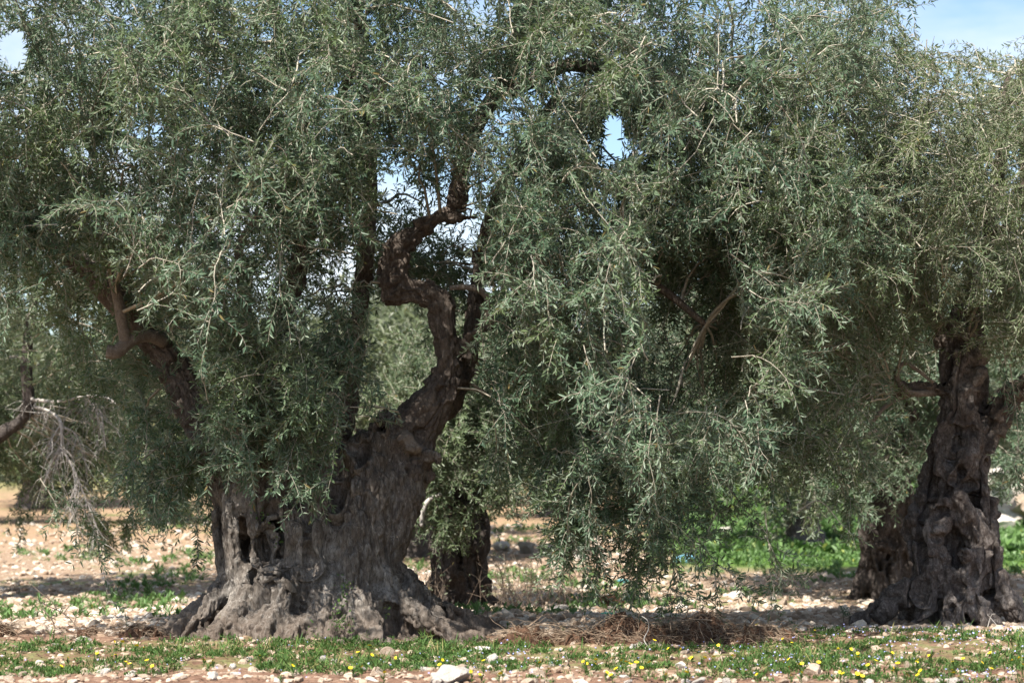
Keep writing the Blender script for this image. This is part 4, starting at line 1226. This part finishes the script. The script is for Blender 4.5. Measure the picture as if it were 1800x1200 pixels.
def rubble(n, ymin, ymax, smin, smax, lib, grow_, mask, R):
    Y = 1 / R.uniform(1 / ymax, 1 / ymin, n); x = (R.uniform(-160, 1960, n) - 900) / F * Y
    pk = mask(x, Y); x, Y = x[pk], Y[pk]
    z = ground_z(x, Y)
    s = R.uniform(smin, smax, len(x)) * (1 + .9 * R.random(len(x)) ** 6) * (1 + grow_ * np.maximum(Y - 18, 0))
    Vs, Fs, Ts, o = [], [], [], 0
    which = R.integers(0, len(lib), len(x))
    for k, (v, f) in enumerate(lib):
        m = which == k; N = m.sum()
        a = R.uniform(0, 6.28, N); b_ = R.normal(0, .35, N)
        ca, sa = np.cos(a), np.sin(a); cb, sb = np.cos(b_), np.sin(b_)
        q = np.stack([v[None, :, 0] * cb[:, None] - v[None, :, 2] * sb[:, None], np.broadcast_to(v[None, :, 1], (N, len(v))), v[None, :, 0] * sb[:, None] + v[None, :, 2] * cb[:, None]], -1)
        q = np.stack([q[..., 0] * ca[:, None] - q[..., 1] * sa[:, None], q[..., 0] * sa[:, None] + q[..., 1] * ca[:, None], q[..., 2]], -1) * s[m][:, None, None]
        q = q + np.stack([x[m], Y[m], z[m] + s[m] * .04], -1)[:, None]
        Vs.append(q.reshape(-1, 3)); Fs.append((f[None] + (np.arange(N) * len(v))[:, None, None] + o).reshape(-1, 3)); o += N * len(v)
        Ts.append(np.repeat(R.random(N), len(f)))
    return np.concatenate(Vs), np.concatenate(Fs), np.concatenate(Ts)


PEB = mat_tint('rubble', [(0, (.19, .125, .08)), (.3, (.33, .245, .175)), (.65, (.46, .38, .30)), (1, (.59, .54, .47))], .9, bscale=18, noise_mix=(.33, .25, .19))
far_mask = lambda x, y: ~((x > y * .075 + RS_.normal(0, .5, len(x))) & (y > 30)) & (RS_.random(len(x)) < np.clip(1.45 - y / 45, .12, 1))
v1, f1, t1 = rubble(16000, 17.3, 46, .020, .058, sv1, .018, far_mask, RS_)
v2, f2, t2 = rubble(3400, 13.1, 18.6, .009, .034, sv, 0, lambda x, y: (RS_.random(len(x)) < np.where((y > 14.2) & (y < 16.2), .6, 1)), RS_)
V = np.concatenate([v1, v2]); f = np.concatenate([f1, f2 + len(v1)]); T = np.concatenate([t1, t2 * .72])
o = add('rubble', make_mesh('rubble', V, f, PEB, smooth=False, tint=T))
tag(o, 'loose pale limestone rubble strewn over the bare ground', 'rubble', kind='stuff')

# ================================================================ GRASS, HERBS, FLOWERS
RG = np.random.default_rng(707)
GRASS = mat_tint('herb_leaf', [(0, (.030, .070, .016)), (.5, (.060, .125, .026)), (.85, (.11, .18, .045)), (1, (.24, .22, .09))], .6, trans=.25)
FIELD = mat_tint('field_leaf', [(0, (.055, .115, .028)), (.5, (.12, .215, .062)), (.9, (.19, .28, .14)), (1, (.30, .34, .07))], .5, trans=.25)


def tufts(p, R, per, L, W, jit=.02):
    N = len(p)
    b_ = np.repeat(p, per, 0) + np.column_stack([R.normal(0, jit, N * per), R.normal(0, jit, N * per), R.uniform(0, 1, N * per) * np.repeat(L, per) * .6])
    a = R.uniform(0, 6.28, N * per); el = R.uniform(.15, 1.3, N * per)
    d = np.column_stack([np.cos(a) * np.cos(el), np.sin(a) * np.cos(el), np.sin(el)])
    n = np.column_stack([-np.cos(a) * np.sin(el), -np.sin(a) * np.sin(el), np.cos(el)]) + R.normal(0, .3, (N * per, 3))
    s = R.uniform(.6, 1.3, N * per)
    return leaf_mesh(b_, d, n, np.repeat(L, per) * s, np.repeat(W, per) * s)


def field_pts(n, y0, y1, R, dens):
    Y = R.uniform(y0, y1, n); x = (R.uniform(-80, 1880, n) - 900) / F * Y
    m = R.random(n) < dens(x, Y); x, Y = x[m], Y[m]
    return np.stack([x, Y, ground_z(x, Y) + .004], -1)


def dens_front(x, y):
    n = fbm(np.stack([x * 1.9, y * 1.9, 0 * x], -1), 3, 91)
    px = x / y * F + 900; py = HZ + 1.4 / y * F
    band = np.clip((py - 1122) / 14, 0, 1) * np.clip((1192 - py) / 12, 0, 1)
    rightish = np.clip((px - 900) / 150, 0, 1) * np.clip((py - 1108) / 10, 0, 1) * np.clip((1206 - py) / 8, 0, 1)
    heap = ((px > 860) & (px < 1370) & (py < 1128))
    b_ = np.maximum(band * (1 - .25 * rightish), rightish)
    return np.where(heap, 0, b_) * np.clip((n - .43) * 5, .03, .68)


p = field_pts(13000, 13.0, 18.6, RG, dens_front)
gv, gf = tufts(p, RG, 15, RG.uniform(.018, .045, len(p)), RG.uniform(.005, .012, len(p)))
tn = np.repeat(np.clip(RG.normal(.45, .24, len(gf) // 2), 0, 1), 2)
p2 = field_pts(2300, 13.0, 18.2, RG, lambda x, y: dens_front(x, y) * np.clip((fbm(np.stack([x * .9, y * 1.5, 0 * x], -1), 2, 131) - .42) * 6, .05, 1))
L2 = RG.uniform(.05, .12, len(p2))
gv2, gf2 = tufts(p2, RG, 8, L2, L2 * RG.uniform(.05, .10, len(p2)))
tn = np.concatenate([tn, np.repeat(np.clip(RG.normal(.68, .28, len(gf2) // 2), 0, 1), 2)])
gf = np.concatenate([gf, gf2 + len(gv)]); gv = np.concatenate([gv, gv2])
o = add('meadow_grass', make_mesh('meadow_grass', gv, gf, GRASS, smooth=False, tint=tn))
tag(o, 'low green herbs and grass growing in the front strip', 'grass', kind='stuff')
# thin grass patches in the stony ground behind
def dens_mid(x, y):
    n = fbm(np.stack([x * .8, y * .45, 0 * x], -1), 3, 96)
    return np.clip((n - .56) * 9, 0, 1)
p = field_pts(9000, 19, 46, RG, dens_mid)
gv, gf = tufts(p, RG, 10, RG.uniform(.05, .10, len(p)), RG.uniform(.012, .03, len(p)))
o = add('grass_patches', make_mesh('grass_patches', gv, gf, FIELD, smooth=False, tint=np.repeat(np.clip(RG.normal(.4, .22, len(gf) // 2), 0, 1), 2)))
tag(o, 'scattered green grass patches on the stony ground behind', 'grass', kind='stuff')
# the green field on the right
p = field_pts(26000, 29.5, 62, RG, lambda x, y: np.clip((x - y * .074) * 2 + .5 + RG.normal(0, .3, len(x)), 0, 1) * np.clip((y - 29.5) / 2.5, .25, 1))
big = fbm(np.stack([p[:, 0] * .5, p[:, 1] * .25, 0 * p[:, 0]], -1), 3, 99)
Lf = np.where((big > .48) & (p[:, 1] > 33.5), RG.uniform(.10, .20, len(p)), RG.uniform(.05, .10, len(p)))
gv, gf = tufts(p, RG, 9, Lf, Lf * RG.uniform(.25, .6, len(p)))
o = add('field_herbs', make_mesh('field_herbs', gv, gf, FIELD, smooth=False, tint=np.repeat(np.clip(RG.normal(.45, .24, len(gf) // 2), 0, 1), 2)))
tag(o, 'bright green broad leaved herbs covering the field at the right', 'herbs', kind='stuff')

# blue flowers: far too many and small to count
def discs(p, R, r, petals=5):
    N = len(p)
    a0 = R.uniform(0, 6.28, N)
    up = nrm(np.array([0, -.45, 1.]) + R.normal(0, .35, (N, 3)))
    u = nrm(np.cross(up, np.array([1., .2, .1]))); w = np.cross(up, u)
    vs, fs = [], []
    an = a0[:, None] + np.arange(petals)[None] * 2 * np.pi / petals
    d = (np.cos(an)[..., None] * u[:, None] + np.sin(an)[..., None] * w[:, None])
    d = nrm(d + up[:, None] * .25).reshape(-1, 3)
    pp = np.repeat(p, petals, 0); nn = np.repeat(up, petals, 0); rr = np.repeat(r, petals)
    return leaf_mesh(pp, d, nn, rr, rr * (1.5 if petals < 7 else .75), .1)


BLUE = mat_simple('blue_petal', (.24, .26, .54), (.38, .40, .68), 40, .6, 0)
def dens_blue(x, y):
    n = fbm(np.stack([x * 1.2, y * 1.2, 0 * x], -1), 2, 111); px = x / y * F + 900; py = HZ + 1.4 / y * F
    return np.clip((n - .36) * 4, 0, 1) * np.where(px > 1280, 1, np.where(px > 640, .32, .12)) * np.where((py > 1108) & ~((px < 1370) & (py < 1132)), 1, 0)
p = field_pts(2600, 13.0, 17.8, RG, dens_blue)
p[:, 2] += RG.uniform(.015, .06, len(p))
bv, bf = discs(p, RG, RG.uniform(.004, .0082, len(p)), 5)
tag(add('blue_wildflowers', make_mesh('blue_wildflowers', bv, bf, BLUE, smooth=False)), 'tiny pale blue wildflowers sprinkled through the front grass', 'flowers', kind='stuff')

# yellow flowers: a stem, a leafy foot and a ray head each
YEL = mat_simple('yellow_petal', (.72, .52, .012), (.86, .66, .03), 40, .55, 0)
def flower_mesh(R, n, h):
    ms, mi = [], []
    heads = [(R.normal(0, .012 * n, 2), h * R.uniform(.8, 1.1)) for _ in range(n)]
    tubes_, lv = [], []
    V, Fq, M, o = [], [], [], 0
    for (xy, hh) in heads:
        path = np.array([[0, 0, -.02, .0016], [xy[0] * .4, xy[1] * .4, hh * .5, .0014], [xy[0], xy[1], hh, .0012]])
        tv, tf = tube_mesh(path, 5, 0, 1, sub=3, cap=False)
        V.append(tv); Fq.append(tf[0] + o); M += [1] * len(tf[0]); o += len(tv)
        pv, pf = discs(np.array([[xy[0], xy[1], hh]]), R, np.array([R.uniform(.012, .018)]), 9)
        V.append(pv); Fq.append(pf + o); M += [0] * len(pf); o += len(pv)
        cv, cf = discs(np.array([[xy[0], xy[1], hh + .003]]), R, np.array([.005]), 6)
        V.append(cv); Fq.append(cf + o); M += [0] * len(cf); o += len(cv)
    lp = np.column_stack([R.normal(0, .001, 14), R.normal(0, .001, 14), R.uniform(0, h * .55, 14)])
    gv, gf = tufts(lp, R, 1, np.full(14, .035), np.full(14, .008), .001)
    V.append(gv); Fq.append(gf + o); M += [1] * len(gf)
    V = np.concatenate(V); Fq = np.concatenate(Fq)
    return make_mesh('wildflower', V, Fq, [YEL, GRASS], smooth=False, midx=M, tint=np.clip(R.normal(.5, .15, len(Fq)), 0, .9))


fm = [flower_mesh(RG, 1, RG.uniform(.045, .10)) for k in range(10)]
spots = [(205, 1133, 1), (237, 1137, 1), (119, 1163, 0), (198, 1158, 1), (220, 1163, 1), (172, 1150, 0), (110, 1172, 0), (258, 1175, 1), (358, 1163, 1), (366, 1170, 0), (458, 1157, 0), (547, 1155, 0), (515, 1178, 0), (493, 1194, 0),
         (633, 1146, 1), (655, 1158, 1), (610, 1172, 1), (697, 1164, 0), (774, 1171, 1), (810, 1180, 1), (830, 1190, 1), (877, 1189, 1), (674, 1202, 0), (636, 1176, 0), (850, 1176, 0),
         (948, 1172, 1), (1028, 1166, 1), (1030, 1175, 0), (1080, 1160, 1), (1085, 1178, 1), (1118, 1180, 2), (1065, 1186, 1), (1140, 1172, 0), (1170, 1190, 0), (1150, 1137, 0), (1176, 1146, 1), (1046, 1168, 0), (893, 1097, 0), (990, 1102, 0), (1107, 1098, 0), (1127, 1099, 0),
         (1217, 1158, 2), (1265, 1140, 0), (1285, 1155, 0), (1290, 1183, 1), (1204, 1190, 1), (1378, 1124, 1), (1374, 1171, 0), (1392, 1162, 0), (1400, 1170, 1), (1386, 1178, 0), (1390, 1189, 0), (1408, 1194, 0), (1333, 1190, 0), (1256, 1169, 0),
         (1498, 1147, 1), (1503, 1156, 0), (1472, 1146, 0), (1527, 1172, 1), (1535, 1164, 0), (1478, 1191, 1), (1510, 1188, 1), (1570, 1154, 0), (1568, 1185, 1), (1577, 1181, 0), (1592, 1192, 0), (1612, 1166, 1), (1635, 1160, 0), (1624, 1183, 0), (1670, 1185, 1),
         (1676, 1168, 0), (1684, 1193, 0), (1726, 1172, 0), (1736, 1188, 0), (1692, 1172, 0), (1754, 1146, 2), (1798, 1160, 2), (1780, 1175, 1), (1650, 1120, 0), (1682, 1098, 0), (1735, 1116, 0), (1430, 1106, 0), (1400, 1110, 0), (1230, 1107, 0), (1330, 1107, 0), (1616, 1190, 0), (1445, 1166, 0), (1742, 1198, 1)]
def flab(px, py):
    if px < 300: return 'yellow wildflower in the grass at the lower left, left of the flared trunk'
    if px < 600: return 'yellow wildflower in the grass right below the flared trunk'
    if px < 900: return 'yellow wildflower in the grass near the largest white boulder'
    if py < 1112 and px < 1240: return 'yellow wildflower behind the dug heap of brown roots'
    if px < 1240: return 'yellow wildflower in the grass in front of the dug heap of roots'
    if px < 1450: return 'yellow wildflower in the grass around the angular beige rock'
    if px < 1700: return 'yellow wildflower among blue ones in front of the knotted trunk'
    return 'yellow wildflower in the grass at the lower right corner'
spots = spots + [(px + 7 + 5 * (i % 3), py + (-3, 4, 1)[i % 3], 0) for i, (px, py, k) in enumerate(spots) if k] + [(px - 10, py + 3, 0) for px, py, k in spots if k == 2]
for i, (px, py, k) in enumerate(spots):
    p = ground_at(px, min(py + 12, 1203))
    o = add('wildflower', fm[(i * 3 + k) % 10], None, p, (0, 0, RG.uniform(0, 6.28)), (1.05,) * 3)
    tag(o, flab(px, py), 'flower', 'yellow flowers: ' + flab(px, py).replace('yellow wildflower ', ''))

# ================================================================ DUG HEAPS OF SOIL AND ROOTS
HEAP = mat_simple('dug_soil', (.036, .020, .013), (.135, .078, .050), 26, .95, .9, .03, .1, 8)
ROOTM = mat_simple('dry_root', (.06, .038, .026), (.36, .27, .19), 11, .9, 0)
def heap(px0, px1, py, hpx, label, seed, nroots, dark=1.0):
    R = np.random.default_rng(seed)
    a = ground_at(px0, py); b_ = ground_at(px1, py); c = (a + b_) / 2
    rx = (b_[0] - a[0]) / 2; ry = max(.22, rx * .42); h = hpx * c[1] / F
    u = np.linspace(-1.15, 1.15, 200); w = np.linspace(-1.3, 1.3, 90)
    U, W_ = np.meshgrid(u, w, indexing='ij')
    q = np.stack([U * rx, W_ * ry, 0 * U], -1)
    fall = np.clip(1 - np.sqrt(U ** 2 + W_ ** 2), 0, 1) ** .6
    Zz = fall * h * .92 * (.15 + 1.9 * fbm(q * 6 + seed, 2, seed) ** 1.3) + (fbm(q * 18 + seed, 3, seed + 5) - .5) * .16 * np.minimum(1, fall * 4) - .03 * (fall < .02)
    Vv = np.stack([U * rx + (fbm(q * 12, 2, 8) - .5) * .06, W_ * ry + (fbm(q * 12 + 9, 2, 8) - .5) * .06, Zz + ground_z(U * rx + c[0], W_ * ry + c[1]) - c[2]], -1)
    n_, m_ = U.shape
    i = np.arange(n_ - 1)[:, None] * m_ + np.arange(m_ - 1)[None]
    ff = np.stack([i, i + m_, i + m_ + 1, i + 1], -1).reshape(-1, 4)
    root = thing('soil_heap', c, label, 'heap', 'dug heaps of soil and roots')
    add('mound', make_mesh('mound', Vv.reshape(-1, 3), ff, HEAP), root)
    nroots = int(nroots * .7)
    k = R.integers(0, n_ * m_, nroots * 3); k = k[fall.ravel()[k] > .12][:nroots]
    st = Vv.reshape(-1, 3)[k] + np.array([0, 0, .005])
    d = R.normal(0, 1, (len(k), 3)); d[:, 2] = np.abs(d[:, 2]) * .45; d[:, 0] *= 1.4
    pth = grow(st, d, R.uniform(.06, .26, len(k)), 6, np.full(len(k), .14), .22, R)
    tv, tf = thin_tubes(pth, R.uniform(.0016, .0036, len(k)), np.full(len(k), .0012))
    big = R.random(len(k)) < .10
    bv_, bf_ = thin_tubes(grow(st[big] + np.array([0, 0, .01]), d[big] * np.array([1, 1, .5]), R.uniform(.15, .42, big.sum()), 6, np.full(big.sum(), .10), .16, R), R.uniform(.004, .008, big.sum()), np.full(big.sum(), .002))
    tv, tf = merge([(tv, tf), (bv_, bf_)])
    add('root_tangle', make_mesh('root_tangle', tv, tf, ROOTM), root)


heap(868, 975, 1132, 30, 'dark lumpy heap of dug soil at the tip of the right root', 31, 260)
heap(955, 1215, 1128, 34, 'long heap of brown soil and straw like roots in the middle', 32, 1100)
heap(1150, 1330, 1124, 34, 'brown soil and root heap under the hanging sprays', 33, 800)
heap(1268, 1400, 1128, 30, 'matted root heap at the right end of the dug row', 34, 650)
heap(208, 282, 1119, 20, 'dark root clump beside the left root of the flared trunk', 35, 260)
heap(-22, 28, 1119, 20, 'dark soil clump at the left edge', 36, 160)
heap(138, 168, 1118, 14, 'small dark clod in the shade between dry stalks', 37, 90)
heap(1020, 1110, 1066, 14, 'low dark soil bank behind the hanging sprays', 38, 60)

# ================================================================ DRY STALKS, SHOOTS, SCRAPS
STALK = mat_simple('dry_stalk', (.10, .075, .055), (.22, .17, .13), 40, .85, 0)
def stalk(label, paths, Y, leaves, seed, name='dry_weed', cat='weed', mat=STALK, r=.9, leafmat=None, L=.03, group=None):
    R = np.random.default_rng(seed)
    b0 = P(paths[0][0][0], paths[0][0][1], Y); b0[2] = float(ground_z(b0[0], Y))
    root = thing(name, b0, label, cat, group)
    ms, pts = [], []
    for k, pl in enumerate(paths):
        q = np.array([[*P(x, y, Y + R.normal(0, .03)), r * Y / F * (.7 if k else 1)] for x, y in pl]); q[-1, 3] *= .5
        if k == 0: q[0, 2] = b0[2] - .02
        ms.append(tube_mesh(q, 5, .1, seed + k)); pts.append(catmull(q, 6)[:, :3])
    V, fs = merge(ms)
    add('stem', make_mesh('stem', V - b0, fs, mat), root)
    if leaves:
        pp = np.concatenate(pts); k = R.integers(0, len(pp), leaves)
        d = nrm(R.normal(size=(leaves, 3)) + np.array([0, 0, .5]))
        lv, lf = leaf_mesh(pp[k], d, R.normal(size=(leaves, 3)) + np.array([0, 0, 1]), R.uniform(.6, 1.2, leaves) * L, R.uniform(.2, .3, leaves) * L)
        add('foliage', make_mesh('foliage', lv - b0, lf, leafmat or LEAF, smooth=False, tint=np.repeat(np.clip(R.normal(.4, .2, leaves), 0, .9), 2)), root)


stalk('tall dry weed stalk bending left, in the shade at the left', [[(142, 1118), (130, 1095), (112, 1078), (88, 1066), (60, 1052)], [(112, 1078), (120, 1066), (128, 1060)], [(100, 1072), (92, 1058), (70, 1040), (46, 1018)], [(130, 1095), (134, 1080), (126, 1070)]], 17.3, 22, 41)
stalk('thin upright dry weed stalk left of the bending one', [[(100, 1117), (92, 1090), (76, 1070), (66, 1050)], [(92, 1090), (90, 1075), (98, 1064)], [(76, 1070), (60, 1080)]], 17.4, 12, 42)
stalk('dry leafy sprig standing on the dark root clump at the left', [[(224, 1112), (222, 1095), (220, 1076)], [(222, 1098), (216, 1090)]], 17.2, 12, 43, L=.045)
stalk('broken brown twig standing in the grass in the middle foreground', [[(975, 1196), (990, 1178), (1000, 1160), (1002, 1157)], [(998, 1164), (1003, 1176), (1001, 1186)], [(1000, 1160), (994, 1150)]], 14.2, 0, 44, 'twig', 'twig', r=1.8)
stalk('pale bare twig leaning down the front of the dug heap', [[(1150, 1152), (1138, 1134), (1132, 1122), (1140, 1105), (1138, 1090), (1128, 1082)], [(1138, 1134), (1120, 1124)]], 16.0, 0, 45, 'twig', 'twig', DEADWOOD, .8)
stalk('thin dry twig sticking out of the matted heap at its right end', [[(1345, 1112), (1320, 1092), (1302, 1080)], [(1320, 1092), (1318, 1084)]], 16.8, 0, 46, 'twig', 'twig', r=1.2)
stalk('small green shoot at the left root tip of the knotted trunk', [[(1484, 1090), (1482, 1076), (1478, 1066)], [(1482, 1078), (1488, 1070)], [(1484, 1084), (1494, 1080)]], 18.6, 60, 47, 'shoot', 'shoot', leafmat=LEAF, L=.04)
stalk('thin dry stalk standing beside the right root of the flared trunk', [[(850, 1108), (856, 1090), (858, 1070)], [(856, 1090), (848, 1080)]], 18.4, 4, 48)
stalk('crossed dry stalks in front of the knotted trunk', [[(1734, 1092), (1742, 1082), (1750, 1078)], [(1752, 1098), (1742, 1086), (1736, 1080)]], 18.2, 0, 49, r=.8, mat=DEADWOOD)
# brushwood left and right of the stumpy tree
def brush(px, py, hpx, Y, n, label, seed, mat=STALK):
    R = np.random.default_rng(seed)
    b0 = P(px, py, Y); b0[2] = float(ground_z(b0[0], Y))
    root = thing('dry_bush', b0, label, 'bush', 'dry brush by the stumpy tree')
    h = hpx * Y / F
    st = np.column_stack([R.normal(0, h * .3, n), R.normal(0, h * .25, n), np.full(n, -.02)])
    d = np.column_stack([R.normal(0, .35, n), R.normal(0, .3, n), np.ones(n)])
    pt = grow(st, d, R.uniform(.5, 1.1, n) * h, 7, np.zeros(n), .13, R)
    k = R.integers(0, n, n * 4); j = R.integers(2, 7, n * 4)
    tw = grow(pt[k, j], R.normal(size=(n * 4, 3)) * .7 + np.array([0, 0, .6]), R.uniform(.1, .35, n * 4) * h, 4, np.zeros(n * 4), .15, R)
    V, fs = merge([thin_tubes(pt, np.full(n, .006), np.full(n, .003)), thin_tubes(tw, np.full(n * 4, .003), np.full(n * 4, .0015))])
    add('stem', make_mesh('stem', V, fs, mat), root)
    m = n * 3
    lv, lf = leaf_mesh(tw[R.integers(0, n * 4, m), 4], nrm(R.normal(size=(m, 3))), R.normal(size=(m, 3)), np.full(m, .05), np.full(m, .018))
    add('foliage', make_mesh('foliage', lv, lf, LEAF_PALE, smooth=False, tint=np.repeat(np.clip(R.normal(.6, .25, m), 0, 1), 2)), root)


brush(725, 1062, 110, 23.2, 26, 'thin dry bush between the flared trunk and the stumpy tree', 61)
brush(912, 1082, 105, 23.2, 32, 'dry grey bush just right of the stumpy tree', 62)
brush(955, 1068, 95, 23.6, 22, 'sparser dry bush farther right of the stumpy tree', 63)
# shoots on the foot of the big trunk
def sucker(px, py, Y, n, label, seed, L=.03, name='foliage'):
    R = np.random.default_rng(seed)
    p = P(px, py, Y)
    k = np.column_stack([R.normal(0, .035, n), R.normal(0, .03, n), R.normal(0, .05, n)])
    d = nrm(R.normal(size=(n, 3)) + np.array([0, -.6, .4]))
    lv, lf = leaf_mesh(k, d, R.normal(size=(n, 3)) + np.array([0, -.5, 1]), R.uniform(.6, 1.2, n) * L, R.uniform(.3, .5, n) * L)
    o = add(name, make_mesh(name, lv + (p - m_base), lf, GRASS, smooth=False, tint=np.repeat(np.clip(R.normal(.55, .2, n), 0, .9), 2)), main)


for i, (px, py, dy, n) in enumerate(((606, 1030, -.92, 36), (598, 1060, -1.0, 34), (596, 1092, -1.12, 70), (612, 1098, -1.1, 30), (461, 906, -.72, 16), (494, 946, -.74, 10), (680, 1070, -.85, 10), (545, 1100, -1.2, 8))):
    sucker(px, py, YM + dy, n, '', 80 + i)
# plastic scraps blown into the grove
SCRAP = [mat_simple('blue_plastic', (.09, .24, .33), (.14, .32, .42), 12, .35, 0), mat_simple('green_plastic', (.04, .34, .20), (.08, .45, .28), 12, .35, 0), mat_simple('teal_plastic', (.05, .17, .18), (.08, .24, .25), 12, .35, 0)]
for i, (px, py, w, lab) in enumerate(((1206, 988, 22, 'crumpled blue plastic scrap at the edge of the green field'), (1066, 1082, 12, 'small green plastic scrap on the stones behind the dug heap'), (1094, 1024, 12, 'teal plastic scrap half hidden behind the hanging sprays'))):
    p = ground_at(px, py); s = w * p[1] / F
    v, f = ico(3); R = np.random.default_rng(300 + i)
    v = v * (.65 + .7 * fbm(v * 2.6 + i * 9, 3, 13 + i))[:, None] * np.array([1, .7, .45])
    tag(add('plastic_scrap', make_mesh('plastic_scrap', v * s, f, SCRAP[i], smooth=False), None, p + np.array([0, 0, s * .2])), lab, 'litter')

# ================================================================ LIGHT, SKY, CAMERA
SUN_EL, SUN_AZ = math.radians(54), math.radians(-147)      # azimuth from +Y towards +X: behind the camera, to the left
sd = np.array([math.sin(SUN_AZ) * math.cos(SUN_EL), math.cos(SUN_AZ) * math.cos(SUN_EL), math.sin(SUN_EL)])
L_ = bpy.data.lights.new('sun', 'SUN'); L_.energy = 4.2; L_.angle = math.radians(.53); L_.color = (1.0, .945, .86)
so = bpy.data.objects.new('sun', L_); COL.objects.link(so)
so.rotation_euler = Vector(-sd).to_track_quat('-Z', 'Y').to_euler()
w = bpy.data.worlds.new('World'); scene.world = w; w.use_nodes = True
nt = w.node_tree
for n in list(nt.nodes): nt.nodes.remove(n)
out = nt.nodes.new('ShaderNodeOutputWorld')
sky = nt.nodes.new('ShaderNodeTexSky'); sky.sky_type = 'NISHITA'; sky.sun_disc = False
sky.sun_elevation = SUN_EL; sky.sun_rotation = SUN_AZ; sky.air_density = 1.0; sky.dust_density = .4; sky.ozone_density = 2.2
bg = nt.nodes.new('ShaderNodeBackground'); bg.inputs[1].default_value = .072
nt.links.new(sky.outputs[0], bg.inputs[0])
tc = nt.nodes.new('ShaderNodeTexCoord')
mp = nt.nodes.new('ShaderNodeMapping'); mp.inputs['Scale'].default_value = (1, 1, 2.6); mp.inputs['Location'].default_value = (4.1, 2.2, .3)
nt.links.new(tc.outputs['Generated'], mp.inputs[0])
cn = noise(nt, mp.outputs[0], 3.4, 7, .58, .3)
mask = ramp(nt, cn, [(.45, 0.0), (.62, .85)])
bc = nt.nodes.new('ShaderNodeBackground'); bc.inputs[0].default_value = (.88, .93, 1, 1); bc.inputs[1].default_value = .44
ms_ = nt.nodes.new('ShaderNodeMixShader')
nt.links.new(mask, ms_.inputs[0]); nt.links.new(bg.outputs[0], ms_.inputs[1]); nt.links.new(bc.outputs[0], ms_.inputs[2])
nt.links.new(ms_.outputs[0], out.inputs[0])

cam = bpy.data.cameras.new('camera'); co = bpy.data.objects.new('camera', cam); COL.objects.link(co)
co.location = (0, 0, CH); co.rotation_euler = (math.radians(90), 0, 0)
cam.sensor_width = 36; cam.lens = 70; cam.shift_y = 230 / 1800
cam.clip_end = 2000; cam.clip_start = .5
cam.dof.use_dof = True; cam.dof.focus_distance = 16.8; cam.dof.aperture_fstop = 70 / 1000 / .036; cam.dof.aperture_blades = 0
scene.camera = co
scene.view_settings.view_transform = 'Standard'; scene.view_settings.look = 'None'; scene.view_settings.gamma = 1
scene.view_settings.exposure = 1.52
try:
    scene.cycles.max_bounces = 8; scene.cycles.diffuse_bounces = 5; scene.cycles.transmission_bounces = 5; scene.cycles.glossy_bounces = 2
    scene.cycles.sample_clamp_indirect = 6
except Exception: pass
